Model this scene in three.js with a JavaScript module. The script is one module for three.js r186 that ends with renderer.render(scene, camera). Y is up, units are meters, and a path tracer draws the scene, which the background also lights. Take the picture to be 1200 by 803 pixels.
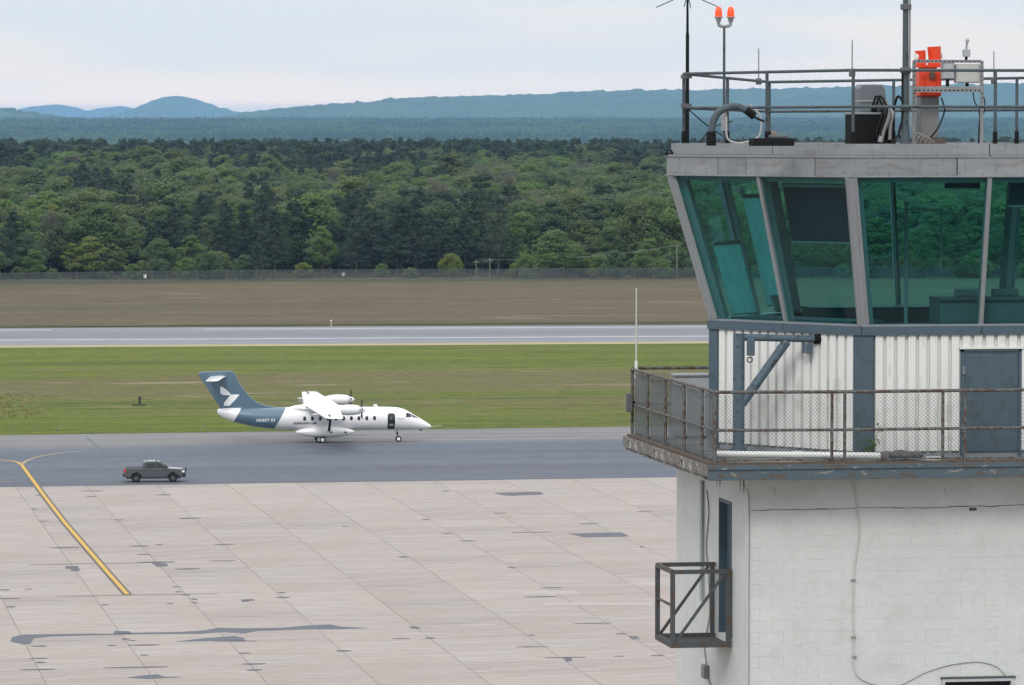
import * as THREE from 'three';
import { mergeGeometries } from 'three/addons/utils/BufferGeometryUtils.js';
import { RoundedBoxGeometry } from 'three/addons/geometries/RoundedBoxGeometry.js';
import { FontLoader } from 'three/addons/loaders/FontLoader.js';
import { TextGeometry } from 'three/addons/geometries/TextGeometry.js';

// ---------------------------------------------------------------- camera, sky, sun, exposure
const scene = new THREE.Scene();
const F = 5533, CX = 600, CY = 401.5, HORIZON = 147, EYE = 31;      // focal length in photo pixels, metres above the airfield
const YAW = Math.atan(886 / F), PITCH = Math.atan((CY - HORIZON) / F);
const camera = new THREE.PerspectiveCamera(2 * Math.atan(CY / F) * 180 / Math.PI, 1200 / 803, 1, 90000);
camera.position.set(0, EYE, 0);
camera.rotation.set(-PITCH, -YAW, 0, 'YXZ');
camera.updateMatrixWorld(true);

const renderer = new THREE.WebGLRenderer({ antialias: true });
renderer.setSize(1024, 685);
renderer.toneMapping = THREE.LinearToneMapping;
renderer.toneMappingExposure = 1.0;
renderer.shadowMap.enabled = true;

// noise
const hash = (x, y) => { let h = Math.imul(x | 0, 374761393) ^ Math.imul(y | 0, 668265263); h = Math.imul(h ^ (h >>> 13), 1274126177); return ((h ^ (h >>> 16)) >>> 0) / 4294967296; };
const vnoise = (x, y) => { const ix = Math.floor(x), iy = Math.floor(y), fx = x - ix, fy = y - iy, a = fx * fx * (3 - 2 * fx), b = fy * fy * (3 - 2 * fy);
  const p = hash(ix, iy), q = hash(ix + 1, iy), r = hash(ix, iy + 1), s = hash(ix + 1, iy + 1); return p + (q - p) * a + (r - p) * b + (p - q - r + s) * a * b; };
const fbm = (x, y, n = 4) => { let v = 0, a = 0.5, t = 0; for (let i = 0; i < n; i++) { v += a * vnoise(x + i * 17.3, y - i * 9.1); t += a; a *= 0.5; x *= 2.03; y *= 2.03; } return v / t; };
const rng = (seed) => () => { seed = (seed + 0x6d2b79f5) | 0; let t = Math.imul(seed ^ (seed >>> 15), 1 | seed); t = (t + Math.imul(t ^ (t >>> 7), 61 | t)) ^ t; return ((t ^ (t >>> 14)) >>> 0) / 4294967296; };
const clamp = THREE.MathUtils.clamp, lerp = THREE.MathUtils.lerp, smooth = THREE.MathUtils.smoothstep;
const mix3 = (a, b, t) => [a[0] + (b[0] - a[0]) * t, a[1] + (b[1] - a[1]) * t, a[2] + (b[2] - a[2]) * t];

const HAZE = 4.0e-5, AIR = [0.26, 0.48, 0.66];                             // the haze per metre and what it looks like by itself
{ // high thin overcast: the sky of a CIE overcast day, a little bluer overhead
  const W = 2048, H = 2048, data = new Float32Array(W * H * 4);
  for (let j = 0; j < H; j++) {
    const el = ((j + 0.5) / H - 0.5) * Math.PI, s = Math.max(0, Math.sin(el)), deg = el * 180 / Math.PI;
    for (let i = 0; i < W; i++) {
      const az = ((i + 0.5) / W) * 360;
      // layered sheets of cloud, long and thin near the horizon
      const n = fbm(az * 0.22 + 3, deg * 2.6 + 0.04 * az, 5), m = fbm(az * 0.07 + 40, deg * 0.35 + 9, 4);
      const sheet = smooth(n * 0.8 + m * 0.4, 0.46, 0.74);
      const lum = 0.765 * (1 + 1.4 * s);
      const blue = [0.905, 1.0, 1.075], white = [1.045, 1.05, 1.04];
      const c = mix3(mix3(blue, white, sheet), [0.995, 1.0, 0.995], smooth(deg, 3, 25)), k = (j * W + i) * 4;
      const col = c.map((q, n) => { const far = Math.min(42000, 190 / Math.tan(Math.max(el, 0.003))), T = Math.exp(-far * HAZE); return (lum * q - (1 - T) * AIR[n]) / T; });   // the cloud as it is beyond the haze
      for (let q = 0; q < 3; q++) data[k + q] = el > 0 ? col[q] : 0.3;
      data[k + 3] = 1;
    }
  }
  const t = new THREE.DataTexture(data, W, H, THREE.RGBAFormat, THREE.FloatType);
  t.mapping = THREE.EquirectangularReflectionMapping; t.magFilter = THREE.LinearFilter; t.minFilter = THREE.LinearFilter; t.needsUpdate = true;
  scene.background = t; scene.environment = t;
}
const sun = new THREE.DirectionalLight(new THREE.Color(1, 0.965, 0.91), 1.5);
sun.name = 'sun';
sun.position.set(-140, 330, 60); sun.target.position.set(20, 0, -300); sun.castShadow = true; sun.shadow.radius = 28;
sun.shadow.mapSize.set(4096, 4096); Object.assign(sun.shadow.camera, { left: -320, right: 320, top: 420, bottom: -420, near: 10, far: 1200 });
scene.add(sun, sun.target);
scene.fog = new THREE.FogExp2(new THREE.Color().setRGB(0.31, 0.60, 0.97), HAZE);

// ---------------------------------------------------------------- pixel helpers: a pixel gives a direction, a surface gives the distance
const ray = (px, py) => new THREE.Vector3((px - CX) / F, -(py - CY) / F, -1).applyQuaternion(camera.quaternion);
const hit = (px, py, point, normal) => { const d = ray(px, py), o = camera.position; return o.clone().addScaledVector(d, point.clone().sub(o).dot(normal) / d.dot(normal)); };
const G = (px, py, y = 0) => hit(px, py, new THREE.Vector3(0, y, 0), new THREE.Vector3(0, 1, 0));
const FWD = new THREE.Vector3(Math.sin(YAW), 0, -Math.cos(YAW)), RIGHT = new THREE.Vector3(Math.cos(YAW), 0, Math.sin(YAW));
const ahead = (s, t, y = 0) => new THREE.Vector3().addScaledVector(FWD, s).addScaledVector(RIGHT, t).setY(y);   // s metres ahead of the camera, t metres to its right
const V = (x, y, z) => new THREE.Vector3(x, y, z);

// ---------------------------------------------------------------- materials
const srgb = (c) => (c <= 0.0031308 ? 12.92 * c : 1.055 * Math.pow(c, 1 / 2.4) - 0.055) * 255;
function colorTex(w, h, fn, repeat = true) {
  const d = new Uint8Array(w * h * 4);
  for (let j = 0; j < h; j++) for (let i = 0; i < w; i++) { const c = fn(i, j), k = (j * w + i) * 4; d[k] = clamp(srgb(c[0]), 0, 255); d[k + 1] = clamp(srgb(c[1]), 0, 255); d[k + 2] = clamp(srgb(c[2]), 0, 255); d[k + 3] = 255; }
  const t = new THREE.DataTexture(d, w, h); t.colorSpace = THREE.SRGBColorSpace; t.magFilter = THREE.LinearFilter; t.minFilter = THREE.LinearMipmapLinearFilter; t.generateMipmaps = true;
  t.wrapS = t.wrapT = repeat ? THREE.RepeatWrapping : THREE.ClampToEdgeWrapping; t.needsUpdate = true; return t;
}
function greyTex(w, h, fn) {
  const d = new Uint8Array(w * h * 4);
  for (let j = 0; j < h; j++) for (let i = 0; i < w; i++) { const v = clamp(fn(i, j) * 255, 0, 255), k = (j * w + i) * 4; d[k] = d[k + 1] = d[k + 2] = v; d[k + 3] = 255; }
  const t = new THREE.DataTexture(d, w, h); t.magFilter = THREE.LinearFilter; t.wrapS = t.wrapT = THREE.RepeatWrapping; t.needsUpdate = true; return t;
}
const withRepeat = (t, sx, sy, ox = 0, oy = 0) => { const c = t.clone(); c.repeat.set(sx, sy); c.offset.set(ox, oy); c.needsUpdate = true; return c; };
const M = (r, g, b, roughness = 0.7, metalness = 0, more = {}) => new THREE.MeshPhysicalMaterial({ color: new THREE.Color().setRGB(r, g, b), roughness, metalness, specularIntensity: roughness > 0.45 ? 0.45 : 1, ...more });
const MAP = (map, roughness = 0.85, more = {}) => new THREE.MeshPhysicalMaterial({ map, roughness, specularIntensity: 0.45, ...more });
// a tiling noise: the lattice wraps after n cells
const tnoise = (x, y, n, seed = 0) => { const ix = Math.floor(x), iy = Math.floor(y), fx = x - ix, fy = y - iy, a = fx * fx * (3 - 2 * fx), b = fy * fy * (3 - 2 * fy), w = (v) => ((v % n) + n) % n;
  const p = hash(w(ix) + seed, w(iy)), q = hash(w(ix + 1) + seed, w(iy)), r = hash(w(ix) + seed, w(iy + 1)), s = hash(w(ix + 1) + seed, w(iy + 1)); return p + (q - p) * a + (r - p) * b + (p - q - r + s) * a * b; };
const tfbm = (u, v, n, oct = 5, seed = 0) => { let s = 0, a = 0.5, t = 0; for (let i = 0; i < oct; i++) { s += a * tnoise(u * n, v * n, n, seed + i * 101); t += a; a *= 0.55; n *= 2; } return s / t; };

// ---------------------------------------------------------------- object helpers
const NI = (g) => (g.index ? g.toNonIndexed() : g);
const taken = new Map();
const numbered = (name) => { const n = taken.get(name) ?? 0; taken.set(name, n + 1); return n ? `${name}_${String(n).padStart(3, '0')}` : name; };
function thing(name, label, category, pos = V(0, 0, 0), group) {
  const o = new THREE.Group(); o.name = numbered(name); o.position.copy(pos); o.userData = { label, category }; if (group) o.userData.group = group; scene.add(o); return o;
}
function structure(name, geo, mat, label) { const m = new THREE.Mesh(geo, mat); m.name = numbered(name); m.userData = { kind: 'structure' }; if (label) m.userData.label = label; m.receiveShadow = true; m.castShadow = true; scene.add(m); return m; }
const worldOf = (o) => { const p = V(0, 0, 0); for (let q = o; q && q !== scene; q = q.parent) p.add(q.position); return p; };
// part(): geometry given in world coordinates becomes a mesh under its thing
function part(name, geos, mat, parent, label) {
  const list = [].concat(geos).map((g) => { g = g.index ? g.toNonIndexed() : g; if (!g.attributes.uv) g.setAttribute('uv', new THREE.BufferAttribute(new Float32Array(g.attributes.position.count * 2), 2)); for (const k of Object.keys(g.attributes)) if (!['position', 'normal', 'uv', 'color'].includes(k)) g.deleteAttribute(k); return g; });
  const g = list.length > 1 ? mergeGeometries(list) : list[0];
  const at = worldOf(parent); g.translate(-at.x, -at.y, -at.z);
  const m = new THREE.Mesh(g, mat); m.name = name; m.castShadow = m.receiveShadow = true; if (label) m.userData.label = label; parent.add(m); return m;
}
// uv in metres from the dominant direction of each triangle
function metricUV(g, s = 1) {
  g = g.index ? g.toNonIndexed() : g; const p = g.attributes.position, uv = new Float32Array(p.count * 2), a = V(0, 0, 0), b = V(0, 0, 0), c = V(0, 0, 0);
  for (let i = 0; i < p.count; i += 3) {
    a.fromBufferAttribute(p, i); b.fromBufferAttribute(p, i + 1); c.fromBufferAttribute(p, i + 2);
    const n = b.clone().sub(a).cross(c.clone().sub(a)), x = Math.abs(n.x), y = Math.abs(n.y), z = Math.abs(n.z);
    [a, b, c].forEach((v, k) => { const q = y >= x && y >= z ? [v.x, v.z] : x > z ? [v.z, v.y] : [v.x, v.y]; uv[(i + k) * 2] = q[0] * s; uv[(i + k) * 2 + 1] = q[1] * s; });
  }
  g.setAttribute('uv', new THREE.BufferAttribute(uv, 2)); return g;
}
const box = (x0, x1, y0, y1, z0, z1, r = 0) => { const w = Math.abs(x1 - x0), h = Math.abs(y1 - y0), d = Math.abs(z1 - z0); const g = r ? new RoundedBoxGeometry(w, h, d, 2, Math.min(r, w / 2.01, h / 2.01, d / 2.01)) : new THREE.BoxGeometry(w, h, d); g.translate((x0 + x1) / 2, (y0 + y1) / 2, (z0 + z1) / 2); return g; };
function rod(p, q, r, r2 = r, seg = 10) { const d = q.clone().sub(p), g = new THREE.CylinderGeometry(r2, r, d.length(), seg, 1); g.translate(0, d.length() / 2, 0); g.applyQuaternion(new THREE.Quaternion().setFromUnitVectors(V(0, 1, 0), d.normalize())); g.translate(p.x, p.y, p.z); return g; }
// a bar of rectangular section between two points; side is the direction across its width
function bar(p, q, w, d, side) {
  const y = q.clone().sub(p), len = y.length(); y.normalize(); const x = side.clone().addScaledVector(y, -side.dot(y)).normalize(), z = x.clone().cross(y);
  const g = new THREE.BoxGeometry(w, len, d); g.translate(0, len / 2, 0); g.applyMatrix4(new THREE.Matrix4().makeBasis(x, y, z).setPosition(p)); return g;
}
const tube = (pts, r, seg = 40, rad = 8) => new THREE.TubeGeometry(new THREE.CatmullRomCurve3(pts, false, 'catmullrom', 0.4), seg, r, rad);
function quad(a, b, c, d) { const g = new THREE.BufferGeometry(); g.setAttribute('position', new THREE.Float32BufferAttribute([a, b, c, a, c, d].flatMap((v) => [v.x, v.y, v.z]), 3)); g.setAttribute('uv', new THREE.Float32BufferAttribute([0, 0, 1, 0, 1, 1, 0, 0, 1, 1, 0, 1], 2)); g.computeVertexNormals(); return g; }
// a flat polygon on the ground from points, uv in metres
function flat(points, y) { const s = new THREE.Shape(points.map((p) => new THREE.Vector2(p.x, -p.z))), g = new THREE.ShapeGeometry(s); g.rotateX(-Math.PI / 2); g.translate(0, y, 0); return metricUV(g); }
function prism(points, y0, y1) { const s = new THREE.Shape(points.map((p) => new THREE.Vector2(p.x, -p.z))), g = new THREE.ExtrudeGeometry(s, { depth: y1 - y0, bevelEnabled: false }); g.rotateX(-Math.PI / 2); g.translate(0, y0, 0); return metricUV(g); }

// ---------------------------------------------------------------- ground
// height of the land by distance ahead of the camera: the airfield is flat, the wood stands on a slow rise
const land = (s, t) => s < 990 ? 0 : 5.8 * smooth(s, 990, 2050) - 25 * smooth(s, 2150, 3600) + 48 * smooth(s, 6500, 12600) - 12 * smooth(s, 13400, 16000) + (s > 1000 ? Math.min(1, (s - 1000) / 200) * 2.2 * (fbm(s * 0.006, t * 0.006 + 5, 3) - 0.5) : 0);
{
  const S = []; for (let s = -400; s < 1000; s += 200) S.push(s); for (let s = 1000; s < 2800; s += 40) S.push(s); for (let s = 2800; s < 16500; s += 220) S.push(s); S.push(16500, 18000, 30000, 46000);
  const N = 48, pos = [], uv = [], idx = [];
  S.forEach((s) => { for (let k = 0; k <= N; k++) { const t = (k / N * 2 - 1) * (600 + 0.22 * Math.max(0, s)), p = ahead(s, t, land(s, t) - 0.12); pos.push(p.x, p.y, p.z); uv.push(p.x / 60, p.z / 60); } });
  for (let j = 0; j < S.length - 1; j++) for (let k = 0; k < N; k++) { const a = j * (N + 1) + k, b = a + N + 1; idx.push(a, a + 1, b, a + 1, b + 1, b); }
  const g = new THREE.BufferGeometry(); g.setAttribute('position', new THREE.Float32BufferAttribute(pos, 3)); g.setAttribute('uv', new THREE.Float32BufferAttribute(uv, 2)); g.setIndex(idx); g.computeVertexNormals();
  const t = colorTex(512, 512, (i, j) => { const n = tfbm(i / 512, j / 512, 6), m = tfbm(i / 512, j / 512, 40, 3, 7); return mix3([0.045, 0.05, 0.02], [0.085, 0.075, 0.035], clamp(n * 0.8 + m * 0.5 - 0.2, 0, 1)); });
  structure('ground', g, MAP(t, 1), 'rough grass and leaf litter over the whole land');
}
// a sheet whose texture is laid out over it once, in metres along and across the airfield
function fieldSheet(name, x0, x1, z0, z1, y, tw, th, fn, label, cut, rough = 1) {
  const pts = cut ?? [V(x0, 0, z1), V(x1, 0, z1), V(x1, 0, z0), V(x0, 0, z0)];
  const g = flat(pts, y), uv = g.attributes.uv, p = g.attributes.position;
  for (let i = 0; i < p.count; i++) uv.setXY(i, (p.getX(i) - x0) / (x1 - x0), (p.getZ(i) - z0) / (z1 - z0));
  return structure(name, g, MAP(colorTex(tw, th, (i, j) => fn(x0 + (i + 0.5) / tw * (x1 - x0), z0 + (j + 0.5) / th * (z1 - z0)), false), rough), label);
}
// photo lines on the ground, continued both ways
const lineAt = (a, b) => { const p = G(...a), q = G(...b), k = (q.z - p.z) / (q.x - p.x); return (x) => p.z + (x - p.x) * k; };
const zApron = lineAt([0, 571], [787, 559.5]), zTaxi = lineAt([0, 510.3], [733, 500.4]), zRunNear = lineAt([0, 404.7], [833, 399.6]), zRunFar = lineAt([0, 384.5], [833, 380.6]);
const XL = -130, XR = 330;
{ // mown grass between taxiway and runway: green strips, a worn olive-brown belt
  const zA = zTaxi(XL) + 4, zB = zRunFar(XR) - 10;
  fieldSheet('infield_grass', XL, XR, zB, zA, -0.06, 2048, 1600, (x, z) => {
    const a = (zTaxi(x) - z) / (zTaxi(x) - zRunNear(x));                 // 0 at the taxiway, 1 at the runway
    const w = fbm(x * 0.012, z * 0.05, 4), v = fbm(x * 0.05 + 9, z * 0.22 + 3, 4), fine = fbm(x * 0.6, z * 1.4, 3), st = fbm(x * 0.02 + 70, z * 0.5, 3);
    const f1 = fbm(x * 0.3 + 60, z * 0.9 + 11, 4);
    const und = fbm(x * 0.007 + 4, z * 0.018 + 2, 3) - 0.5; const belt = smooth(a + und * 0.55 + (w - 0.5) * 0.4 + (f1 - 0.5) * 0.2, 0.22, 0.40) * (1 - smooth(a - und * 0.4 + (w - 0.5) * 0.4 + (f1 - 0.5) * 0.2, 0.50, 0.70));
    const big = fbm(x * 0.022 + 33, z * 0.035 + 21, 4);
    let dry = clamp(-0.02 + belt * (0.4 + 0.9 * big) + (big - 0.5) * 0.9 + (v - 0.5) * 1.1 + (st - 0.5) * 1.0 + (f1 - 0.5) * 0.9, 0, 1);
    const green = mix3([0.064, 0.098, 0.005], [0.142, 0.178, 0.012], clamp(fine * 0.6 + st * 1.5 + f1 * 0.9 - 1.0, 0, 1)), brown = mix3([0.112, 0.098, 0.036], [0.172, 0.146, 0.062], fine);
    let c = mix3(green, brown, dry * 0.85);
    const bare = smooth(fbm(x * 0.09 + 31, z * 0.5 + 12, 4), 0.71, 0.78) * (0.2 + belt); c = mix3(c, [0.29, 0.235, 0.16], clamp(bare * 0.8, 0, 1));
    const blot = hash(Math.floor(x * 2.2), Math.floor(z * 2.2)); return c.map((q) => q * 0.74 * (0.80 + 0.40 * blot));
  }, 'mown green grass strip with a dry olive brown belt between taxiway and runway');
}
{ // rough brown grass beyond the runway
  const z0 = -1120, z1 = zRunFar(XL) + 3;
  fieldSheet('rough_grass', XL, XR, z0, z1, -0.05, 2048, 1400, (x, z) => {
    const a = (zRunFar(x) - z) / 250;
    const w = fbm(x * 0.008 + 7, z * 0.03, 4), fine = fbm(x * 0.5, z * 0.8, 4), st = fbm(x * 0.016 + 70, z * 0.13, 4);
    let c = mix3([0.140, 0.109, 0.062], [0.200, 0.155, 0.090], clamp(fine * 0.7 + st * 0.7 - 0.2, 0, 1));
    c = c.map((q) => q * (0.82 + 0.5 * fbm(x * 0.11 + 14, z * 0.42 + 2, 4)));
    const gr = clamp(smooth(a + (w - 0.5) * 0.3, 0.62, 0.9) * 0.55 + (1 - smooth(a, 0.015, 0.06)) * 0.8 + smooth(w, 0.56, 0.72) * 0.45, 0, 1);
    c = mix3(c, mix3([0.095, 0.10, 0.04], [0.135, 0.135, 0.055], fine), gr);
    c = mix3(c, [0.34, 0.28, 0.19], smooth(fbm(x * 0.05 + 3, z * 0.22 + 8, 4), 0.72, 0.78) * 0.7);
    return c.map((q) => q * 0.48 * (0.84 + 0.32 * hash(Math.floor(x * 1.3), Math.floor(z * 1.3))));
  }, 'rough brown grassland between the runway and the fence');
}
{ // runway: pale grey concrete, painted edge lines
  const strip = (za, zb, y, name, mat, label, x0 = XL, x1 = XR) => structure(name, flat([V(x0, 0, za(x0)), V(x1, 0, za(x1)), V(x1, 0, zb(x1)), V(x0, 0, zb(x0))], y), mat, label);
  const zMid = (k) => (x) => lerp(zRunNear(x), zRunFar(x), k);
  const zA = zRunNear(XL) + 1, zB = zRunFar(XR) - 1;
  fieldSheet('runway', XL, XR, zB, zA, -0.03, 2048, 512, (x, z) => {
    const a = (zRunNear(x) - z) / (zRunNear(x) - zRunFar(x));
    const n = fbm(x * 0.02, z * 0.14, 4), f = fbm(x * 0.25, z * 0.5, 3), st = fbm(x * 0.009 + 5, z * 0.7, 3);
    let c = mix3([0.205, 0.222, 0.265], [0.285, 0.298, 0.335], clamp(n * 0.7 + st * 0.6 - 0.15, 0, 1));
    c = mix3(c, [0.165, 0.175, 0.205], smooth(a, 0.33, 0.5) * (1 - smooth(a, 0.68, 0.82)) * 0.5 * (0.4 + st));      // rubber along the wheel tracks
    if (a > 0.9) c = mix3(c, [0.36, 0.355, 0.36], 0.6 * (0.5 + f));                                      // paler far shoulder
    return c.map((q) => q * 0.76 * (0.93 + 0.14 * f));
  }, 'long pale grey concrete runway', [V(XL, 0, zRunNear(XL)), V(XR, 0, zRunNear(XR)), V(XR, 0, zRunFar(XR)), V(XL, 0, zRunFar(XL))], 0.9);
  const white = MAP(colorTex(256, 64, (i, j) => { const w = fbm(i * 0.08, j * 0.2, 4); return mix3([0.50, 0.51, 0.53], [0.29, 0.295, 0.31], smooth(w, 0.5, 0.75)); }), 0.8);
  white.map = withRepeat(white.map, 0.02, 0.3);
  strip(zMid(0.27), zMid(0.30), -0.018, 'runway_edge_line', white, 'white painted edge line along the near side of the runway');
  strip(zMid(0.86), zMid(0.885), -0.018, 'runway_edge_line', white, 'white painted edge line along the far side of the runway', XL, G(62, 388).x);
  strip(zMid(0.86), zMid(0.885), -0.018, 'runway_edge_line', white, 'white painted edge line along the far side of the runway', G(240, 387).x, XR);
  const sand = MAP(colorTex(512, 64, (i, j) => mix3([0.25, 0.225, 0.14], [0.40, 0.345, 0.21], fbm(i * 0.06, j * 0.2, 4))), 1); sand.map = withRepeat(sand.map, 0.01, 0.2);
  strip((x) => zRunNear(x) + 6.5, (x) => zRunNear(x) + 0.4 * Math.sin(x * 0.05), -0.045, 'dry_verge', sand, 'dry straw coloured verge along the near runway edge');
}
{ // taxiway: blue-grey asphalt with a paler shoulder towards the grass
  const zA = zApron(XL) + 1, zB = zTaxi(XR) - 1;
  fieldSheet('taxiway', XL, XR, zB, zA, 0.012, 2048, 1024, (x, z) => {
    const a = (zApron(x) - z) / (zApron(x) - zTaxi(x));
    const n = fbm(x * 0.02, z * 0.22, 4), f = fbm(x * 0.5, z * 0.9, 3), st = fbm(x * 0.012 + 5, z * 0.9, 3);
    let c = mix3([0.098, 0.117, 0.157], [0.148, 0.168, 0.210], clamp(n * 0.7 + st * 0.8 - 0.25, 0, 1));
    const pale = smooth(a + (st - 0.5) * 0.06, 0.66, 0.78); c = mix3(c, mix3([0.185, 0.185, 0.198], [0.26, 0.255, 0.262], clamp(st * 1.2 - 0.1, 0, 1)), pale);
    c = mix3(c, [0.115, 0.12, 0.14], smooth(fbm(x * 0.014 + 50, z * 0.35 + 4, 3), 0.6, 0.72) * 0.5);
    const seam = Math.min(Math.abs(((z + 0.02 * x) / 7.6) % 1 + 0.5) , 1); if (Math.abs(seam - 0.5) < 0.012) c = mix3(c, [0.07, 0.08, 0.10], 0.5);
    return c.map((q) => q * 0.78 * (0.9 + 0.2 * f) * (0.95 + 0.1 * hash(Math.floor(x * 4), Math.floor(z * 4))));
  }, 'blue grey asphalt taxiway with a paler shoulder', [V(XL, 0, zApron(XL)), V(XR, 0, zApron(XR)), V(XR, 0, zTaxi(XR)), V(XL, 0, zTaxi(XL))], 0.88);
  // a long straight crack sealed with dark bitumen
  const ribbon = (pts, w, y) => { const L = [], R = []; pts.forEach((p, i) => { const d = (pts[i + 1] ?? p).clone().sub(pts[i - 1] ?? p).setY(0).normalize(), n = V(d.z, 0, -d.x); const ww = Array.isArray(w) ? w[i] : w; L.push(p.clone().addScaledVector(n, ww / 2)); R.push(p.clone().addScaledVector(n, -ww / 2)); }); return flat([...L, ...R.reverse()], y); };
  structure('sealed_crack', ribbon([G(101, 513), G(118, 526), G(143, 549)], 0.2, 0.024), M(0.10, 0.108, 0.125, 0.85), 'dark sealed crack running across the taxiway to the pickup');
  // painted lines
  const yel = MAP(colorTex(512, 128, (i, j) => { const w = fbm(i * 0.05, j * 0.11, 4), f = fbm(i * 0.4, j * 0.4, 2); return mix3(mix3([0.46, 0.32, 0.06], [0.48, 0.26, 0.07], smooth(w, 0.42, 0.62)), [0.46, 0.36, 0.22], smooth(f, 0.62, 0.85)); }), 0.75);
  yel.map = withRepeat(yel.map, 0.2, 0.9);
  const pale = MAP(colorTex(256, 64, (i, j) => mix3([0.40, 0.31, 0.13], [0.23, 0.22, 0.19], smooth(fbm(i * 0.07, j * 0.2, 4), 0.35, 0.65))), 0.8); pale.map = withRepeat(pale.map, 0.2, 0.9);
  const dark = M(0.10, 0.095, 0.095, 0.85);
  const curve = (pts, n = 24) => new THREE.CatmullRomCurve3(pts.map((p) => G(...p))).getPoints(n);
  const main = [[149, 697], [125, 670], [100, 641], [75, 612], [52, 582], [36, 560], [25, 545]].map((p) => G(...p));
  structure('taxi_line_border', ribbon(main, 0.62, 0.022), dark, 'dark border painted along the yellow taxi line');
  structure('taxi_line', ribbon(main, 0.31, 0.030), yel, 'long yellow taxi line crossing the concrete apron');
  structure('taxi_line', ribbon(curve([[25, 545], [20, 542], [10, 540.3], [-12, 538.6], [-60, 536.5]]), 0.34, 0.026), yel, 'yellow taxi line branch curving away from the pickup');
  structure('taxi_line', ribbon(curve([[25, 545], [31, 540.5], [45, 535.6], [70, 531.2], [100, 528.4]]), 0.3, 0.026), pale, 'faded yellow taxi line branch curving towards the aeroplane');
  const zE = lineAt([0, 565.2], [360, 560.2]);
  for (const [a, b, w, m] of [[-40, 12, 0.22, yel], [100, 112, 0.14, pale], [224, 243, 0.2, pale], [248, 272, 0.18, pale], [280, 318, 0.2, pale], [326, 390, 0.18, pale], [420, 470, 0.14, pale], [500, 560, 0.14, pale], [590, 650, 0.12, pale]]) {
    const x0 = G(a, 563).x, x1 = G(b, 563).x; structure('taxiway_edge_line', flat([V(x0, 0, zE(x0)), V(x1, 0, zE(x1)), V(x1, 0, zE(x1) - w), V(x0, 0, zE(x0) - w)], 0.026), m, 'worn yellow edge line dash on the taxiway beside the apron');
  }
}
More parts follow.
